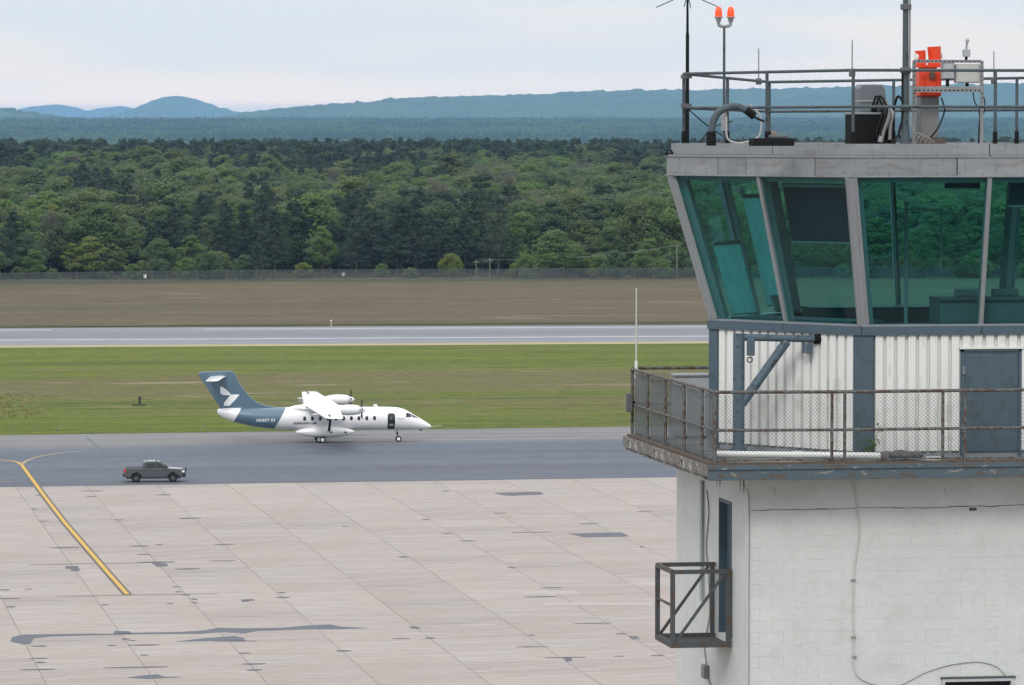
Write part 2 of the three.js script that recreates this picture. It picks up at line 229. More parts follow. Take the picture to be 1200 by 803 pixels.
// ---------------------------------------------------------------- concrete apron of separate slabs
{
  const P = 6.08, xs0 = G(274.3, 650).x, zj0 = G(106, 697.6).z;
  const concrete = colorTex(1024, 1024, (i, j) => {
    const u = i / 1024, v = j / 1024; let st = 0; { let a = 0.5, n = 3; for (let k = 0; k < 4; k++) { st += a * tnoise(u * n, v * n * 9, n * 9, 500 + k * 31); a *= 0.6; n *= 2; } }
    const b = tfbm(u, v, 5, 5, 3), f = tfbm(u, v, 120, 2, 9);
    let c = mix3([0.310, 0.280, 0.267], [0.428, 0.396, 0.382], clamp(b * 0.35 + st * 1.15 - 0.22, 0, 1));
    c = mix3(c, [0.39, 0.315, 0.285], smooth(tfbm(u, v, 4, 4, 77), 0.5, 0.75) * 0.45); c = mix3(c, [0.27, 0.235, 0.225], smooth(tnoise(u * 5, v * 44, 44, 900) * 0.6 + tfbm(u, v, 9, 4, 17) * 0.4, 0.64, 0.76) * 0.4);
    return c.map((q) => q * (0.93 + 0.14 * f));
  });
  const tones = [[1, 1, 1], [0.95, 0.94, 0.94], [1.03, 1.03, 1.03], [0.97, 0.96, 0.955], [1.0, 0.985, 0.97], [0.925, 0.92, 0.925], [0.985, 0.99, 1.0], [1.04, 1.035, 1.03]];
  const mats = tones.map((t, k) => { const m = MAP(withRepeat(concrete, 1 / 13, 1 / 13, k * 0.137, k * 0.291), 0.9); m.color.setRGB(...t.map((q) => q * 0.82)); m.bumpMap = null; return m; });
  const bed = colorTex(256, 256, (i, j) => mix3([0.13, 0.125, 0.125], [0.24, 0.225, 0.215], smooth(tfbm(i / 256, j / 256, 5, 4, 5), 0.4, 0.7)));
  const apron = structure('apron', flat([V(XL, 0, -20), V(XR, 0, -20), V(XR, 0, zApron(XR) - 3), V(XL, 0, zApron(XL) - 3)], -0.012), MAP(withRepeat(bed, 1 / 9, 1 / 9), 0.9), 'wide apron of pale concrete slabs with dark joints');
  const variants = [0, 1, 2].map((k) => { const w = P - [0.035, 0.045, 0.05][k], d = P - [0.02, 0.028, 0.035][k], g = new THREE.BoxGeometry(w, 0.1, d); g.translate(0, -0.05, 0); return metricUV(g); });
  const R = rng(11), rest = [];
  const i0 = Math.floor((XL - xs0) / P), i1 = Math.ceil((XR - xs0) / P), j0 = -9, j1 = Math.ceil((-20 - zj0) / P);
  let count = 0; const list = [];
  for (let j = j0 - 14; j < j1; j++) for (let i = i0; i < i1; i++) {
    const off = j >= 0 ? 0 : 0;                                     // the joints step sideways at the end of the yellow line
    const x = xs0 + off + (i + 0.5) * P, z = zj0 + (j + 0.5) * P; if (z - P / 2 < zApron(x) - 4) continue;
    const d = V(x, 0, z).applyMatrix4(camera.matrixWorldInverse), px = CX + d.x / -d.z * F, py = CY - d.y / -d.z * F;
    list.push({ x, z, seen: px > -60 && px < 840 && py > 555 && py < 825, py });
  }
  for (const s of list) {
    const k = Math.floor(R() * 8), v = Math.floor(R() * 3), tilt = (R() - 0.5) * 0.004;
    if (s.seen && count < 300) { const m = new THREE.Mesh(variants[v], mats[k]); m.name = 'slab'; m.position.set(s.x, tilt, s.z); m.rotation.y = 0; m.receiveShadow = true; apron.add(m); count++; } else { const g = variants[v].clone(); g.translate(s.x, 0, s.z); rest.push(g); }
  }
  const outer = new THREE.Mesh(mergeGeometries(rest), mats[0]); outer.name = 'outer_slabs'; outer.userData.kind = 'stuff'; outer.receiveShadow = true; apron.add(outer);
  // asphalt repairs along the joints: [px, py, width px, height px, ragged]
  const tar = [M(0.098, 0.108, 0.135, 0.8), M(0.105, 0.105, 0.125, 0.85), M(0.125, 0.12, 0.125, 0.9), M(0.13, 0.115, 0.11, 0.9)];
  const patch = (pts, m, name = 'asphalt_patch') => { const g = flat(pts.map((p) => G(...p)), 0.009); part(name, g, m, apron); };
  const rp = rng(5);
  const dash = (px, py, w, h0, m) => { const h = h0 * 1.25; const k = Math.max(3, Math.round(w / 14)), top = [], bot = []; for (let i = 0; i <= k; i++) { const f = i / k, e = Math.sin(Math.PI * clamp(f, 0.04, 0.96)) ** 0.35; top.push([px - w / 2 + w * f, py - 0.016 * w * (f - 0.5) - h / 2 * e * (0.7 + 0.5 * rp())]); bot.push([px - w / 2 + w * f + h * 0.8, py - 0.016 * w * (f - 0.5) + h / 2 * e * (0.7 + 0.5 * rp())]); } patch([...top, ...bot.reverse()], tar[m]); };
  patch([[578, 577.8], [632, 576.3], [638, 579.6], [598, 581.4], [590, 580.6]], tar[1]); patch([[666, 625.6], [728, 624], [738, 629], [684, 629.8]], tar[0]);
  patch([[77, 663.6], [91, 663.8], [94, 669.5], [84, 669.6], [82, 667], [76, 666.5]], tar[1]); patch([[177, 659.5], [195, 660.4], [197, 664], [184, 664.4]], tar[1]);
  patch([[14, 747], [26, 744], [50, 743.6], [106, 742.8], [128, 743], [160, 741.6], [210, 741], [238, 739.2], [256, 736], [285, 736.6], [330, 736], [362, 733.2], [388, 732], [398, 734.5], [432, 736.4], [400, 737.6], [360, 737.8], [300, 740], [286, 742.6], [262, 741], [236, 743], [190, 743.2], [120, 744.4], [60, 746], [40, 748], [35, 755], [28, 755.6], [12, 752]], tar[0]);
  patch([[205, 752.4], [235, 748.6], [275, 745.6], [285, 748], [288, 751.6], [250, 751.6]], tar[0]);
  patch([[134, 739.4], [152, 740.2], [154, 743.2], [133, 742.8]], tar[0]); patch([[164, 792.2], [184, 790.4], [194, 793.6], [216, 793.8], [196, 795], [172, 796], [149, 794.6]], tar[0]);
  patch([[660, 770.8], [669, 770.6], [671, 774.6], [664, 775.8]], tar[1]); patch([[736, 746], [746, 745.4], [750, 749], [741, 749.8]], tar[2]); patch([[282, 703], [291, 702.6], [292, 705.2], [284, 705.6]], tar[1]);
  for (const [x, y, w, h, m] of [[45, 580.5, 8, 1, 2], [40, 597, 7, 0.8, 2], [51, 611, 13, 0.8, 2], [75, 642, 34, 1.1, 1], [107, 575.5, 26, 0.8, 2], [106, 582, 10, 0.9, 2], [138, 609.5, 12, 0.9, 2], [162, 640.3, 22, 1.2, 2], [186, 638.6, 8, 1, 2], [168, 650, 16, 0.9, 2], [182, 659, 44, 1.2, 1], [222, 607.6, 25, 1.2, 1], [191, 580, 17, 0.9, 2], [219, 667, 30, 1.2, 1], [262, 638.4, 22, 1, 1], [260, 657.5, 30, 0.8, 2], [206, 688, 11, 1, 2], [209, 693.8, 9, 1, 1], [217, 697, 9, 1.4, 2], [227, 702.4, 7, 1.6, 2], [227, 706.6, 8, 1.2, 1], [199, 707.6, 8, 1, 2], [122, 709.2, 9, 1.2, 2], [293, 703.3, 9, 1.5, 1], [329, 694.8, 9, 1.2, 1], [331, 700.4, 16, 1.2, 1], [5, 691.4, 12, 1, 2], [33, 690.6, 10, 0.8, 2], [10, 701.8, 26, 1, 1], [12, 711.4, 11, 1.4, 1],
    [45, 757.6, 18, 1.3, 1], [44, 772, 22, 1.2, 1], [47, 776.6, 12, 1.6, 1], [43, 785, 40, 1.2, 1], [146, 749.2, 9, 1.6, 1], [154, 751, 9, 1.2, 2], [168, 756.2, 37, 1.3, 1], [130, 756.6, 10, 1.2, 2], [168, 768, 9, 1.2, 2], [158, 782.4, 76, 1.4, 1], [286, 765.6, 15, 1.2, 2], [297, 778.4, 27, 1.5, 1], [297, 785.4, 18, 1.8, 0], [402, 763, 18, 1.5, 1], [485, 735.8, 11, 2, 1], [503, 748, 12, 1.2, 1], [470, 748.6, 20, 0.8, 2], [275, 751.6, 50, 0.8, 2], [404, 617, 6, 0.9, 2], [472, 653, 11, 1.2, 1], [498, 609, 8, 0.9, 2], [524, 625.4, 12, 0.9, 2], [522, 575.6, 10, 0.8, 2], [548, 634, 18, 0.9, 2], [599, 665.4, 9, 1.2, 1], [646, 689, 26, 1, 2], [634, 699.4, 38, 0.9, 2], [694, 730.8, 44, 1, 2], [622, 745, 9, 1, 2], [624, 758.2, 38, 1, 2], [662, 770.8, 48, 1, 1], [728, 743, 12, 1, 2], [770, 768.6, 14, 1.4, 2], [725, 769.4, 11, 1, 2], [752, 641.2, 6, 1.2, 2], [690, 614, 22, 1, 2], [756, 599.2, 20, 0.8, 2], [622, 624, 46, 0.8, 2], [586, 601.6, 14, 0.8, 2]]) dash(x, y, w, h, m);
  dash(120, 660.6, 170, 0.5, 2); dash(160, 697.5, 190, 0.45, 2);
  const fresh = M(0.345, 0.32, 0.308, 0.9); for (const [x, y, w, h] of [[645, 694.6, 66, 4], [700, 708.4, 130, 3], [762, 684, 28, 4.4], [560, 733, 46, 2], [505, 743.4, 44, 2], [630, 606, 60, 1.6]]) part('pale_patch', flat([[x - w / 2, y - h / 2 + 0.3], [x + w / 2 - 3, y - h / 2 - 0.5], [x + w / 2, y + h / 2 - 0.6], [x - w / 2 + 3, y + h / 2]].map((p) => G(...p)), 0.007), fresh, apron);
}
// ---------------------------------------------------------------- hills beyond the wood
{
  const forestGreen = M(0.048, 0.072, 0.030, 1, 0, { vertexColors: true });
  // skyline: [px, py] points at one distance; the slope falls towards the camera, the canopy gives it an uneven outline
  function hill(dist, depth, skyline, label, bump, seed, cell = 13) {
    const t0 = (skyline[0][0] - CX) / F * dist, t1 = (skyline.at(-1)[0] - CX) / F * dist, nt = Math.min(420, Math.ceil((t1 - t0) / cell)), ns = Math.min(150, Math.ceil(depth / (cell * 1.4)));
    const crest = (t) => { const px = CX + t / dist * F; let k = 0; while (k < skyline.length - 2 && skyline[k + 1][0] < px) k++; const a = skyline[k], b = skyline[k + 1], f = clamp((px - a[0]) / (b[0] - a[0]), 0, 1), g = f * f * (3 - 2 * f); return EYE + (HORIZON - lerp(a[1], b[1], lerp(f, g, 0.6))) / F * dist; };
    const pos = [], idx = [], col = [];
    for (let j = 0; j <= ns + 10; j++) for (let i = 0; i <= nt; i++) {
      const t = lerp(t0, t1, i / nt), f = j / ns, s = dist - depth * (1 - f), up = f <= 1 ? Math.pow(smooth(f, -0.15, 1.06), 0.9) : 1 - (f - 1) * 2.5;
      const roll = (fbm(t * 0.0012 + seed, s * 0.0012, 4) - 0.5) * 0.36 * (1 - Math.abs(Math.min(f, 1)) ** 6), can = bump * (fbm(t / 21 + seed * 3, s / 26, 3) * 1.25 + (hash(i * 7 + seed, j * 3) ** 2) * 0.75 - 0.75);
      const p = ahead(s, t + cell * 0.4 * (hash(i, j + seed) - 0.5), crest(t) * clamp(up + roll, 0, 1.0) + can - 3); pos.push(p.x, p.y, p.z); const st = 0.55 + 1.0 * fbm(t / 260 + seed, s / 190, 5) * (0.75 + 0.5 * hash(i + seed, j)); col.push(st * 0.95, st, st * 0.95);
    }
    for (let j = 0; j < ns + 10; j++) for (let i = 0; i < nt; i++) { const a = j * (nt + 1) + i, b = a + nt + 1; idx.push(a, a + 1, b, a + 1, b + 1, b); }
    const g = new THREE.BufferGeometry(); g.setAttribute('position', new THREE.Float32BufferAttribute(pos, 3)); g.setAttribute('color', new THREE.Float32BufferAttribute(col, 3)); g.setIndex(idx); g.computeVertexNormals();
    structure('hill', g, forestGreen, label);
  }
  hill(41000, 5200, [[-60, 134], [20, 131], [45, 124.5], [68, 122], [88, 125], [104, 130], [122, 126], [146, 123.8], [166, 129], [190, 134], [330, 139]], 'two pale blue humps far behind the steep hill', 9, 3, 60);
  hill(29000, 3800, [[120, 140], [150, 133], [168, 128], [184, 119], [198, 113.6], [210, 112], [224, 114], [244, 120.5], [262, 127.5], [280, 132], [300, 133.5], [330, 137], [380, 143]], 'steep rounded blue hill standing alone on the skyline', 16, 11, 38);
  hill(19000, 3400, [[250, 143], [285, 135.5], [310, 132], [350, 127.2], [400, 123.6], [430, 121.4], [460, 118.5], [500, 116.2], [560, 113.6], [620, 111.4], [700, 107.6], [760, 106.4], [830, 106], [900, 104.4], [1000, 102.4], [1100, 100.6], [1200, 98.5], [1300, 97]], 'long blue wooded ridge rising behind the control tower', 17, 23, 25);
  hill(16000, 2400, [[-120, 121], [-40, 124], [0, 127], [30, 130.6], [60, 134.8], [85, 139], [110, 143.6], [140, 147.5]], 'dark blue wooded shoulder sloping down beside the pale humps', 15, 37, 20);
}
// ---------------------------------------------------------------- trees
const leafMat = (r, g, b) => new THREE.MeshPhysicalMaterial({ color: new THREE.Color().setRGB(r, g, b), roughness: 0.95, specularIntensity: 0.25, transmission: 0.58, thickness: 0, vertexColors: true });
function leaves(cards) { // cards: [centre, normal, size, tone]
  const pos = [], nor = [], col = []; const x = V(0, 0, 0), y = V(0, 0, 0);
  for (const [c, n, s, tone, spin, asp] of cards) {
    x.set(n.z, 0.01, -n.x).normalize(); y.crossVectors(n, x).normalize(); const cs = Math.cos(spin), sn = Math.sin(spin), ax = x.clone().multiplyScalar(cs).addScaledVector(y, sn), ay = y.clone().multiplyScalar(cs).addScaledVector(x, -sn);
    const q = [[-1, -0.25], [0.15, -0.75], [1, 0.2], [-0.2, 0.8]].map(([a, b]) => c.clone().addScaledVector(ax, a * s).addScaledVector(ay, b * s * asp).addScaledVector(n, (a * a - 0.4) * -0.22 * s));
    for (const k of [0, 1, 2, 0, 2, 3]) { pos.push(q[k].x, q[k].y, q[k].z); nor.push(n.x, n.y, n.z); col.push(tone[0], tone[1], tone[2]); }
  }
  const g = new THREE.BufferGeometry(); g.setAttribute('position', new THREE.Float32BufferAttribute(pos, 3)); g.setAttribute('normal', new THREE.Float32BufferAttribute(nor, 3)); g.setAttribute('color', new THREE.Float32BufferAttribute(col, 3)); g.setAttribute('uv', new THREE.Float32BufferAttribute(new Float32Array(pos.length / 3 * 2), 2)); return g;
}
const rdir = (R) => { const z = R() * 2 - 1, a = R() * 6.283, r = Math.sqrt(1 - z * z); return V(r * Math.cos(a), z, r * Math.sin(a)); };
const bark = (g) => { g = g.index ? g.toNonIndexed() : g; g.setAttribute('color', new THREE.Float32BufferAttribute(new Float32Array(g.attributes.position.count * 3).fill(1), 3)); return g; };
// broadleaf tree of height 1 m: crown of leaf clumps on limbs
function broadleaf(seed, wide, low, clumps, dens, leaf) {
  const R = rng(seed), cards = [], wood = [rod(V(0, -0.05, 0), V(0.01, low + 0.22, 0.01), 0.018, 0.012, 6)];
  for (let k = 0; k < clumps; k++) {
    const f = (k + 0.5) / clumps, h = low + (1 - low) * (0.10 + 0.80 * f), env = Math.sin(Math.PI * Math.pow(clamp((h - low + 0.06) / (1.06 - low), 0.02, 0.98), 0.72)) * wide * (0.8 + 0.45 * R()) * (0.8 + 0.4 * vnoise(k * 0.31 + seed, 3)), a = k * 2.4 + R() * 1.2, rr = env * Math.sqrt(R()) * 0.95;
    const c = V(Math.cos(a) * rr, h + (R() - 0.5) * 0.08, Math.sin(a) * rr), cr = (0.075 + 0.075 * R()) * (wide / 0.3) * (1.08 - 0.35 * f);
    wood.push(rod(V(0, Math.max(low * 0.6, h - 0.28), 0), c, 0.007, 0.003, 4));
    const tone = 0.88 + 0.24 * R();
    for (let i = 0; i < dens; i++) { const d = rdir(R); d.y = d.y * 0.85 + 0.12; const r = cr * (0.55 + 0.5 * Math.sqrt(R())) * (0.85 + 0.3 * vnoise(d.x * 3 + k, d.z * 3 + 9)); const p = c.clone().add(V(d.x * r, d.y * r * 0.82, d.z * r)); if (p.y < low * 0.5) continue; const n = d.clone().add(V(0, 0.25, 0)).add(rdir(R).multiplyScalar(0.5)).normalize(); const b = tone * (0.87 + 0.26 * R()); cards.push([p, n, leaf * (0.6 + 0.8 * R()), [b * (0.94 + 0.14 * R()), b, b * (0.85 + 0.3 * R())], R() * 6.28, 0.8]); }
  }
  return { crown: leaves(cards), trunk: bark(mergeGeometries(wood.map(NI))) };
}
// pine of height 1 m: irregular tiers of flat, upswept branches
function pine(seed, wide, tiers, taper, dens) {
  const R = rng(seed), cards = [], wood = [rod(V(0, -0.05, 0), V(0.005, 0.99, 0.005), 0.016, 0.003, 6)];
  for (let k = 0; k < tiers; k++) {
    const f = (k + R() * 0.6) / tiers, h = 0.14 + 0.83 * f, reach = wide * (Math.pow(1 - f, taper) * 0.95 + 0.10) * (0.7 + 0.5 * R()), n = 5 + Math.floor(R() * 3), a0 = R() * 6.28;
    for (let b = 0; b < n; b++) {
      const a = a0 + b / n * 6.28 + (R() - 0.5) * 0.6, L = reach * (0.6 + 0.55 * R()), rise = 0.10 + 0.18 * R(), dir = V(Math.cos(a), rise, Math.sin(a));
      wood.push(rod(V(0, h, 0), V(0, h, 0).addScaledVector(dir, L * 0.9), 0.004, 0.002, 3));
      const tone = 0.8 + 0.4 * R();
      for (let i = 0; i < dens; i++) { const g = 0.18 + 0.86 * Math.sqrt(R()), sp = L * 0.30 * (1.1 - 0.5 * g), o = V((R() - 0.5) * sp * 2, (R() - 0.35) * 0.045 + 0.012, (R() - 0.5) * sp * 2), p = V(0, h, 0).addScaledVector(dir, L * g).add(o); const m = V(dir.x * 0.55, 0.75, dir.z * 0.55).add(rdir(R).multiplyScalar(0.7)).normalize(); const t = tone * (0.75 + 0.5 * R()); cards.push([p, m, 0.0145 * (0.7 + 0.7 * R()), [t, t, t * (0.9 + 0.2 * R())], R() * 6.28, 0.6]); }
    }
  }
  for (let i = 0; i < 30; i++) cards.push([V((R() - 0.5) * 0.06, 0.93 + 0.08 * R(), (R() - 0.5) * 0.06), rdir(R), 0.022, [1, 1, 1], R() * 6, 0.7]);
  return { crown: leaves(cards), trunk: bark(mergeGeometries(wood.map(NI))) };
}
const BROAD = [broadleaf(101, 0.30, 0.16, 52, 150, 0.0150), broadleaf(102, 0.36, 0.14, 58, 150, 0.0155), broadleaf(103, 0.23, 0.18, 44, 150, 0.0145), broadleaf(104, 0.33, 0.20, 54, 150, 0.0150), broadleaf(105, 0.27, 0.12, 50, 150, 0.0145), broadleaf(106, 0.20, 0.14, 40, 150, 0.0140)];
const SHRUB = [broadleaf(111, 0.52, 0.02, 34, 130, 0.028), broadleaf(112, 0.46, 0.03, 30, 130, 0.028)];
const BARE = [broadleaf(121, 0.27, 0.22, 40, 46, 0.0125)];
const PINE = [pine(201, 0.26, 15, 0.75, 38), pine(202, 0.30, 13, 0.6, 42), pine(203, 0.22, 16, 0.85, 34), pine(204, 0.33, 12, 0.5, 46)];
const SMALL = [broadleaf(131, 0.42, 0.10, 9, 30, 0.07), pine(205, 0.30, 7, 0.7, 5)];
const GREENS = { mid: [0.114, 0.176, 0.062], fresh: [0.138, 0.216, 0.060], yellow: [0.185, 0.230, 0.045], deep: [0.090, 0.148, 0.066], grey: [0.155, 0.163, 0.115], olive: [0.138, 0.174, 0.062] };
const PINES = { pine: [0.050, 0.082, 0.053], pineGrey: [0.072, 0.106, 0.066] };
const barkMat = M(0.10, 0.085, 0.07, 0.95), barkInst = new THREE.MeshPhysicalMaterial({ color: new THREE.Color().setRGB(0.1, 0.085, 0.07), roughness: 0.95 });
const greenMats = Object.fromEntries(Object.entries({ ...GREENS, ...PINES }).map(([k, c]) => [k, leafMat(...c)]));
const LABEL = { mid: 'mid green broadleaf tree with rounded crown in the wood beyond the fence', fresh: 'fresh green broadleaf tree with bright crown in the wood beyond the fence', yellow: 'yellow green broadleaf tree with light crown near the fence', deep: 'deep green broadleaf tree with dense dark crown in the wood beyond the fence', grey: 'greyish broadleaf tree with thin early leaves in the wood beyond the fence', olive: 'olive green broadleaf tree with loose crown in the wood beyond the fence', pine: 'dark blue green pine with tiered branches in the wood beyond the fence', pineGrey: 'dull green pine with loose tiered branches in the wood beyond the fence', shrub: 'low leafy green bush at the foot of the wood along the fence', shrubY: 'low pale green bush at the foot of the wood along the fence' };
{
  const R = rng(77), all = [];
  // the wood begins a few metres behind the fence
  const fenceS = (t) => lerp(938, 953, clamp((t + 100) / 135, 0, 1));
  for (let s = 953, row = 0; s < 2150; row++) {
    const near = s < 1200, step = near ? 6.2 : 7.2, half = 0.118 * s + 60;
    for (let t = -half + (row % 2) * 3; t < half; t += step) {
      const ss = s + (R() - 0.5) * step * 1.2, tt = t + (R() - 0.5) * step * 1.1; const edge = ss - fenceS(tt) - 6; if (edge < 0) continue;
      const px = CX + tt / ss * F;
      const zone = fbm(tt * 0.018 + 20, ss * 0.011 + 3, 3), patch = fbm(tt * 0.035 + 80, ss * 0.02 + 33, 3);
      // stands of pine: behind the edge at two places, and along the crest
      let pineP = smooth(zone, 0.62, 0.72) * 0.6;
      if (ss < 1080) { const g1 = Math.exp(-(((px - 300) / 75) ** 2)) + Math.exp(-(((px - 500) / 95) ** 2)) + 0.75 * Math.exp(-(((px - 190) / 60) ** 2)) + 0.5 * Math.exp(-(((px - 790) / 30) ** 2)); pineP = edge > 16 ? clamp(g1 * 0.75 - 0.12, 0.03, 0.7) : clamp(g1 * 0.35, 0, 0.25); }
      if (ss > 1640) pineP = Math.max(pineP, 0.3 + 0.35 * smooth(ss, 1700, 1950));
      const isPine = R() < pineP; let h, kind, set;
      if (edge < 13 && !isPine && R() < 0.8) { set = 'shrub'; h = 2.2 + 3.6 * R() * (0.5 + patch); kind = R() < 0.3 ? 'yellow' : R() < 0.5 ? 'fresh' : R() < 0.5 ? 'deep' : 'olive'; }
      else if (isPine) { set = 'pine'; h = (edge < 18 ? 6 + 5 * R() : ss > 1500 ? 14 + 6 * R() : 11 + 6.5 * R()) ; kind = R() < 0.7 ? 'pine' : 'pineGrey'; }
      else { set = R() < 0.07 ? 'bare' : 'broad'; h = edge < 24 ? 6 + 5 * R() : 8.5 + 8.5 * R() + (ss > 1400 ? 1 : 0); const q = R() * 0.42 + patch * 0.95 - 0.10; kind = set === 'bare' ? 'grey' : q < 0.42 ? 'deep' : q < 0.60 ? 'mid' : q < 0.69 ? 'olive' : q < 0.82 ? 'fresh' : ss < 1060 && R() < 0.5 ? 'yellow' : R() < 0.4 ? 'grey' : 'fresh'; }
      if (R() < 0.05 && edge > 20 && ss < 1600) h *= 1.2;
      all.push({ s: ss, t: tt, px, h, kind, set, r: R(), v: R() });
    }
    s += near ? 6.4 : 8.2;
  }
  // trees that stand out in the photograph: [px of trunk, py of top, distance, kind, set]
  for (const [px, py, s, kind, set, w] of [[108, 273, 958, 'yellow', 'broad', 1.25], [86, 281, 960, 'yellow', 'broad', 1.2], [132, 283, 957, 'olive', 'broad', 1.15], [40, 291, 956, 'fresh', 'broad', 1.35], [285, 238, 985, 'pine', 'pine', 1.05], [322, 246, 978, 'pine', 'pine', 1.1], [262, 246, 986, 'pine', 'pine', 1.05], [345, 235, 990, 'pine', 'pine', 1.1], [440, 246, 980, 'pine', 'pine', 1.15], [418, 258, 976, 'pine', 'pine', 1.1], [515, 256, 978, 'pine', 'pine', 1.15], [545, 250, 984, 'pine', 'pine', 1.05], [650, 268, 962, 'fresh', 'broad', 1.1], [612, 246, 985, 'fresh', 'broad', 1], [685, 256, 985, 'olive', 'broad', 0.9], [725, 298, 960, 'yellow', 'broad', 0.9], [752, 290, 962, 'fresh', 'broad', 1], [165, 250, 985, 'pineGrey', 'pine', 1.15], [205, 243, 988, 'pine', 'pine', 1.1], [378, 262, 975, 'fresh', 'broad', 0.9]]) {
    const t = (px - CX) / F * s, top = EYE + (HORIZON - py) / F * s; const reach = set === 'pine' ? 16 : 26; for (let k = all.length - 1; k >= 0; k--) if (!all[k].keep && all[k].set !== 'shrub' && all[k].s < s + 4 && Math.abs(all[k].px - px) < reach) all.splice(k, 1); all.push({ s, t, px, h: top - land(s, t), kind, set, r: R(), v: R(), w, keep: 1 });
  }
  const inView = all.filter((a) => a.px > -15 && a.px < 1215);
  const blocked = (a) => a.px > 850 && a.px < 1300;                                   // behind the tower
  const pick = (f, n) => { const l = inView.filter((a) => f(a) && !blocked(a)).sort((a, b) => (b.keep ?? 0) - (a.keep ?? 0) || a.s - b.s).slice(0, n); l.forEach((a) => { a.single = true; }); return l; };
  pick((a) => a.set === 'broad' || a.set === 'bare', 290); pick((a) => a.set === 'pine', 180); pick((a) => a.set === 'shrub', 120);
  const models = { broad: BROAD, bare: BARE, pine: PINE, shrub: SHRUB };
  for (const a of all.filter((b) => b.single)) {
    const list = models[a.set], k = Math.floor(a.v * list.length), w = (a.set === 'broad' ? 0.9 + 0.8 * a.r : 0.9 + 0.5 * a.r) * (a.w ?? 1);
    const lab = a.set === 'shrub' ? (a.kind === 'yellow' || a.kind === 'fresh' ? 'shrubY' : 'shrub') : a.kind;
    const o = thing(a.set === 'pine' ? 'pine_tree' : a.set === 'shrub' ? 'bush' : 'broadleaf_tree', LABEL[lab], a.set === 'shrub' ? 'bush' : a.set === 'pine' ? 'pine' : 'tree', ahead(a.s, a.t, land(a.s, a.t) - 0.1), { shrub: 'bushes along the fence', shrubY: 'pale bushes along the fence' }[lab] ?? `${{ pine: 'dark', pineGrey: 'dull', mid: 'mid green', fresh: 'fresh green', yellow: 'yellow green', deep: 'deep green', olive: 'olive green', grey: 'greyish' }[a.kind]} ${a.set === 'pine' ? 'pines' : 'broadleaf trees'} in the wood`);
    o.rotation.y = a.r * 6.28; o.scale.set(a.h * w, a.h, a.h * w);
    for (const q of ['trunk', 'crown']) { const m = new THREE.Mesh(list[k][q], q === 'trunk' ? barkMat : greenMats[a.kind]); m.name = q; m.castShadow = m.receiveShadow = true; o.add(m); }
  }
  // the rest of the wood reads as one mass
  const wood = new THREE.Group(); wood.name = 'wood'; wood.userData = { kind: 'stuff', label: 'dense mixed wood rising behind the first trees' }; scene.add(wood);
  const mtx = new THREE.Matrix4(), q4 = new THREE.Quaternion(), c3 = new THREE.Color(), up = V(0, 1, 0);
  const copies = (geo, mat, items, name) => { if (!items.length) return; const im = new THREE.InstancedMesh(geo, mat, items.length); items.forEach((a, i) => { const w = (a.set === 'broad' ? 0.9 + 0.8 * a.r : 0.9 + 0.5 * a.r); mtx.compose(ahead(a.s, a.t, land(a.s, a.t) - 0.1), q4.setFromAxisAngle(up, a.r * 6.28), V(a.h * w, a.h, a.h * w)); im.setMatrixAt(i, mtx); if (a.c) im.setColorAt(i, c3.setRGB(...a.c)); }); im.name = name; im.castShadow = im.receiveShadow = true; wood.add(im); };
  const white = leafMat(1, 1, 1);
  for (const [set, list] of Object.entries(models)) list.forEach((mod, k) => {
    const items = all.filter((a) => !a.single && a.set === set && Math.floor(a.v * list.length) === k); items.forEach((a) => { const c = { ...GREENS, ...PINES }[a.kind], j = 0.85 + 0.3 * ((a.v * 7919) % 1); a.c = c.map((x) => x * j); });
    copies(mod.crown, white, items, `${set === 'pine' ? 'pine' : set === 'shrub' ? 'bush' : 'broadleaf'}_crowns`); copies(mod.trunk, barkInst, items.map((a) => ({ ...a, c: null })), `${set === 'pine' ? 'pine' : set === 'shrub' ? 'bush' : 'broadleaf'}_trunks`);
  });
  // far woodland on the second rise
  const far = [[], []];
  for (let s = 7000; s < 13400; s += 30) { const half = 0.118 * s + 100; for (let t = -half; t < half; t += 18) { const ss = s + (R() - 0.5) * 20, tt = t + (R() - 0.5) * 12, p = fbm(tt * 0.004, ss * 0.004, 3) > 0.5; const c = p ? PINES.pine : R() < 0.5 ? GREENS.deep : GREENS.mid, j = 0.8 + 0.4 * R(); far[p ? 1 : 0].push({ s: ss, t: tt, h: (p ? 17 : 15) + 7 * R() + (R() < 0.06 ? 5 : 0), r: R(), c: c.map((x) => x * j) }); } }
  copies(SMALL[0].crown, white, far[0], 'far_broadleaf_crowns'); copies(SMALL[1].crown, white, far[1], 'far_pine_crowns');
}
